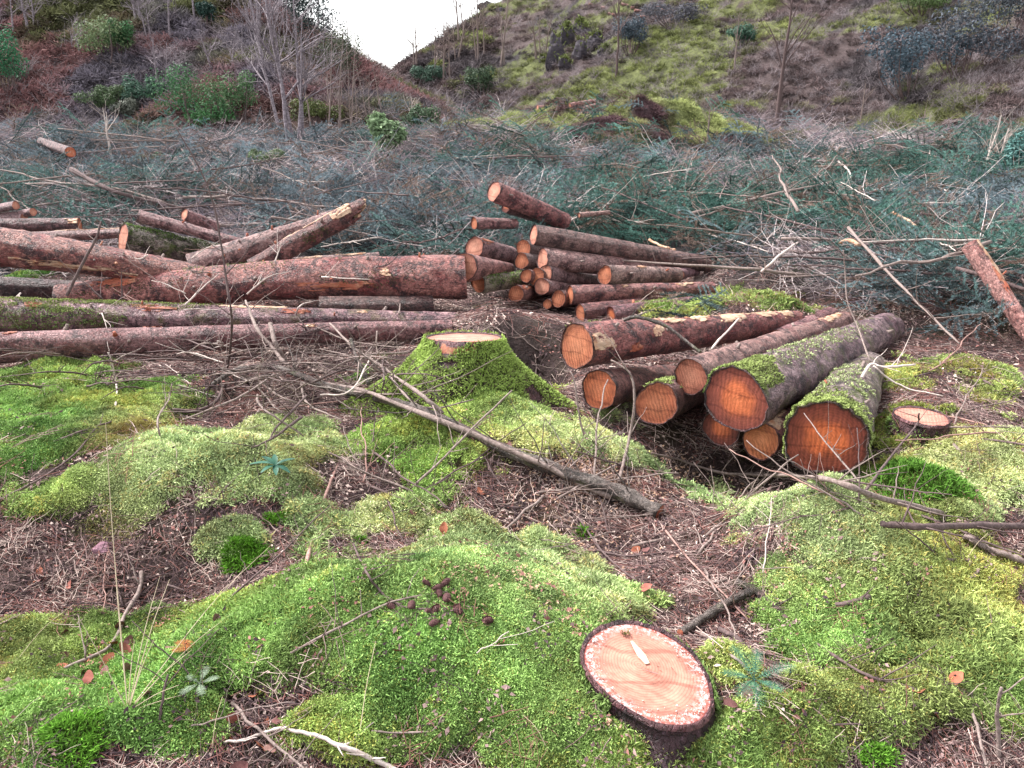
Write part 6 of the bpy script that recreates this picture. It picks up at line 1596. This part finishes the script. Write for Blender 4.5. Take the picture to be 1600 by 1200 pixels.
# fallen leaves and cones
def leaf_obj(seed, L):
    rng = np.random.default_rng(seed); v, q = leaf_shape(L, L * 0.36, 7, rng.uniform(-0.4, 0.5), rng.uniform(-0.3, 0.5))
    v[:, 2] += 0.05 * L * rng.normal(size=len(v)); v[:, 2] += 0.004
    mb = MB(); mb.add(v, q); return mb.build('dead_leaf', M['leaf'])
lp = [leaf_obj(k, 0.045) for k in range(4)]
used = set()
SPOT = [(640, 980, 'upright red brown leaf on the front moss, the larger'), (628, 1018, 'red brown leaf just below the larger one on the front moss'), (790, 1003, 'small rust leaf right of the larger one on the front moss')]
LR = [(180, 1040, 80, 45, 26, 'in the dark gully'), (380, 1140, 60, 35, 16, 'by the pale lichened branch'), (250, 980, 90, 40, 10, 'beside the withered orange fern'), (100, 900, 60, 30, 6, 'above the gully'), (680, 800, 80, 30, 10, 'before the grey pole'), (1000, 880, 80, 40, 8, 'among the wood chips'), (1200, 1090, 60, 30, 5, 'under the blue green fern'), (1450, 1050, 90, 60, 8, 'on the yellow moss'), (760, 690, 30, 15, 4, 'at the foot of the mossy stump')]
todo = [(px, py, lab, '') for (px, py, lab) in SPOT] + [(px + random.gauss(0, rx * 0.6), min(1192, py + random.gauss(0, ry * 0.6)), None, wh) for (px, py, rx, ry, k, wh) in LR for q in range(k)]
for (px, py, lab, wh) in todo:
    kk = random.randrange(4); o = lp[kk]
    if kk in used: o = o.copy(); C.objects.link(o)
    used.add(kk)
    g = P(px, py, 0.02 if lab else 0.012); o.location = g
    o.rotation_euler = (random.gauss(0, 0.5), random.gauss(0, 0.5), random.uniform(0, 6.28)) if not lab else (0.9, 0.3, random.uniform(0, 6))
    o.scale = (random.uniform(0.7, 1.2) if not lab else 0.8,) * 3
    ci = random.randrange(4); c_ = [(0.55, 0.75, 0.95), (0.8, 0.7, 0.8), (0.45, 0.5, 0.7), (0.9, 0.8, 0.7)][ci]; o.color = (*c_, 1)
    tag(o, lab or ['dull purple brown', 'pinkish brown', 'dark', 'reddish'][ci] + ' crumpled leaf lying ' + wh, 'leaf', 'fallen leaves')
def cone_obj():
    mb = MB(); n = 10; s = np.linspace(0, 1, n)
    prof = 0.011 * np.sin(np.pi * (0.1 + 0.85 * s)) ** 0.7
    mb.tube(np.stack([s * 0.042 - 0.021, 0 * s, 0 * s], 1), prof, 8)
    for k in range(60):
        t = k / 60; a_ = k * 2.4; r = 0.011 * math.sin(math.pi * (0.1 + 0.85 * t)) ** 0.7
        c = np.array([t * 0.042 - 0.021, math.cos(a_) * r, math.sin(a_) * r]); o_ = np.array([0.004, math.cos(a_) * 0.004, math.sin(a_) * 0.004]); tn = np.array([0, -math.sin(a_), math.cos(a_)]) * 0.004
        mb.add([c - tn, c + tn, c + o_ + tn * 0.6, c + o_ - tn * 0.6], [[0, 1, 2, 3]])
    return mb.build('spruce_cone', M['cone'])
cp = cone_obj()
for k, (px, py) in enumerate([(663, 920), (684, 918), (693, 922), (705, 921), (607, 952), (650, 948), (662, 955), (672, 962), (680, 950), (694, 948), (732, 960), (758, 962), (702, 965)]):
    o = cp if k == 0 else cp.copy()
    if k: C.objects.link(o)
    px += random.gauss(0, 9); py += random.gauss(0, 7); o.location = P(px, py, 0.022); o.rotation_euler = (random.gauss(0, 0.4), random.gauss(0, 0.4), random.uniform(0, 6.28)); o.scale = (random.uniform(0.6, 0.9),) * 3
    tag(o, 'dark spruce cone lying on the front moss', 'cone', 'spruce cones on the front moss')
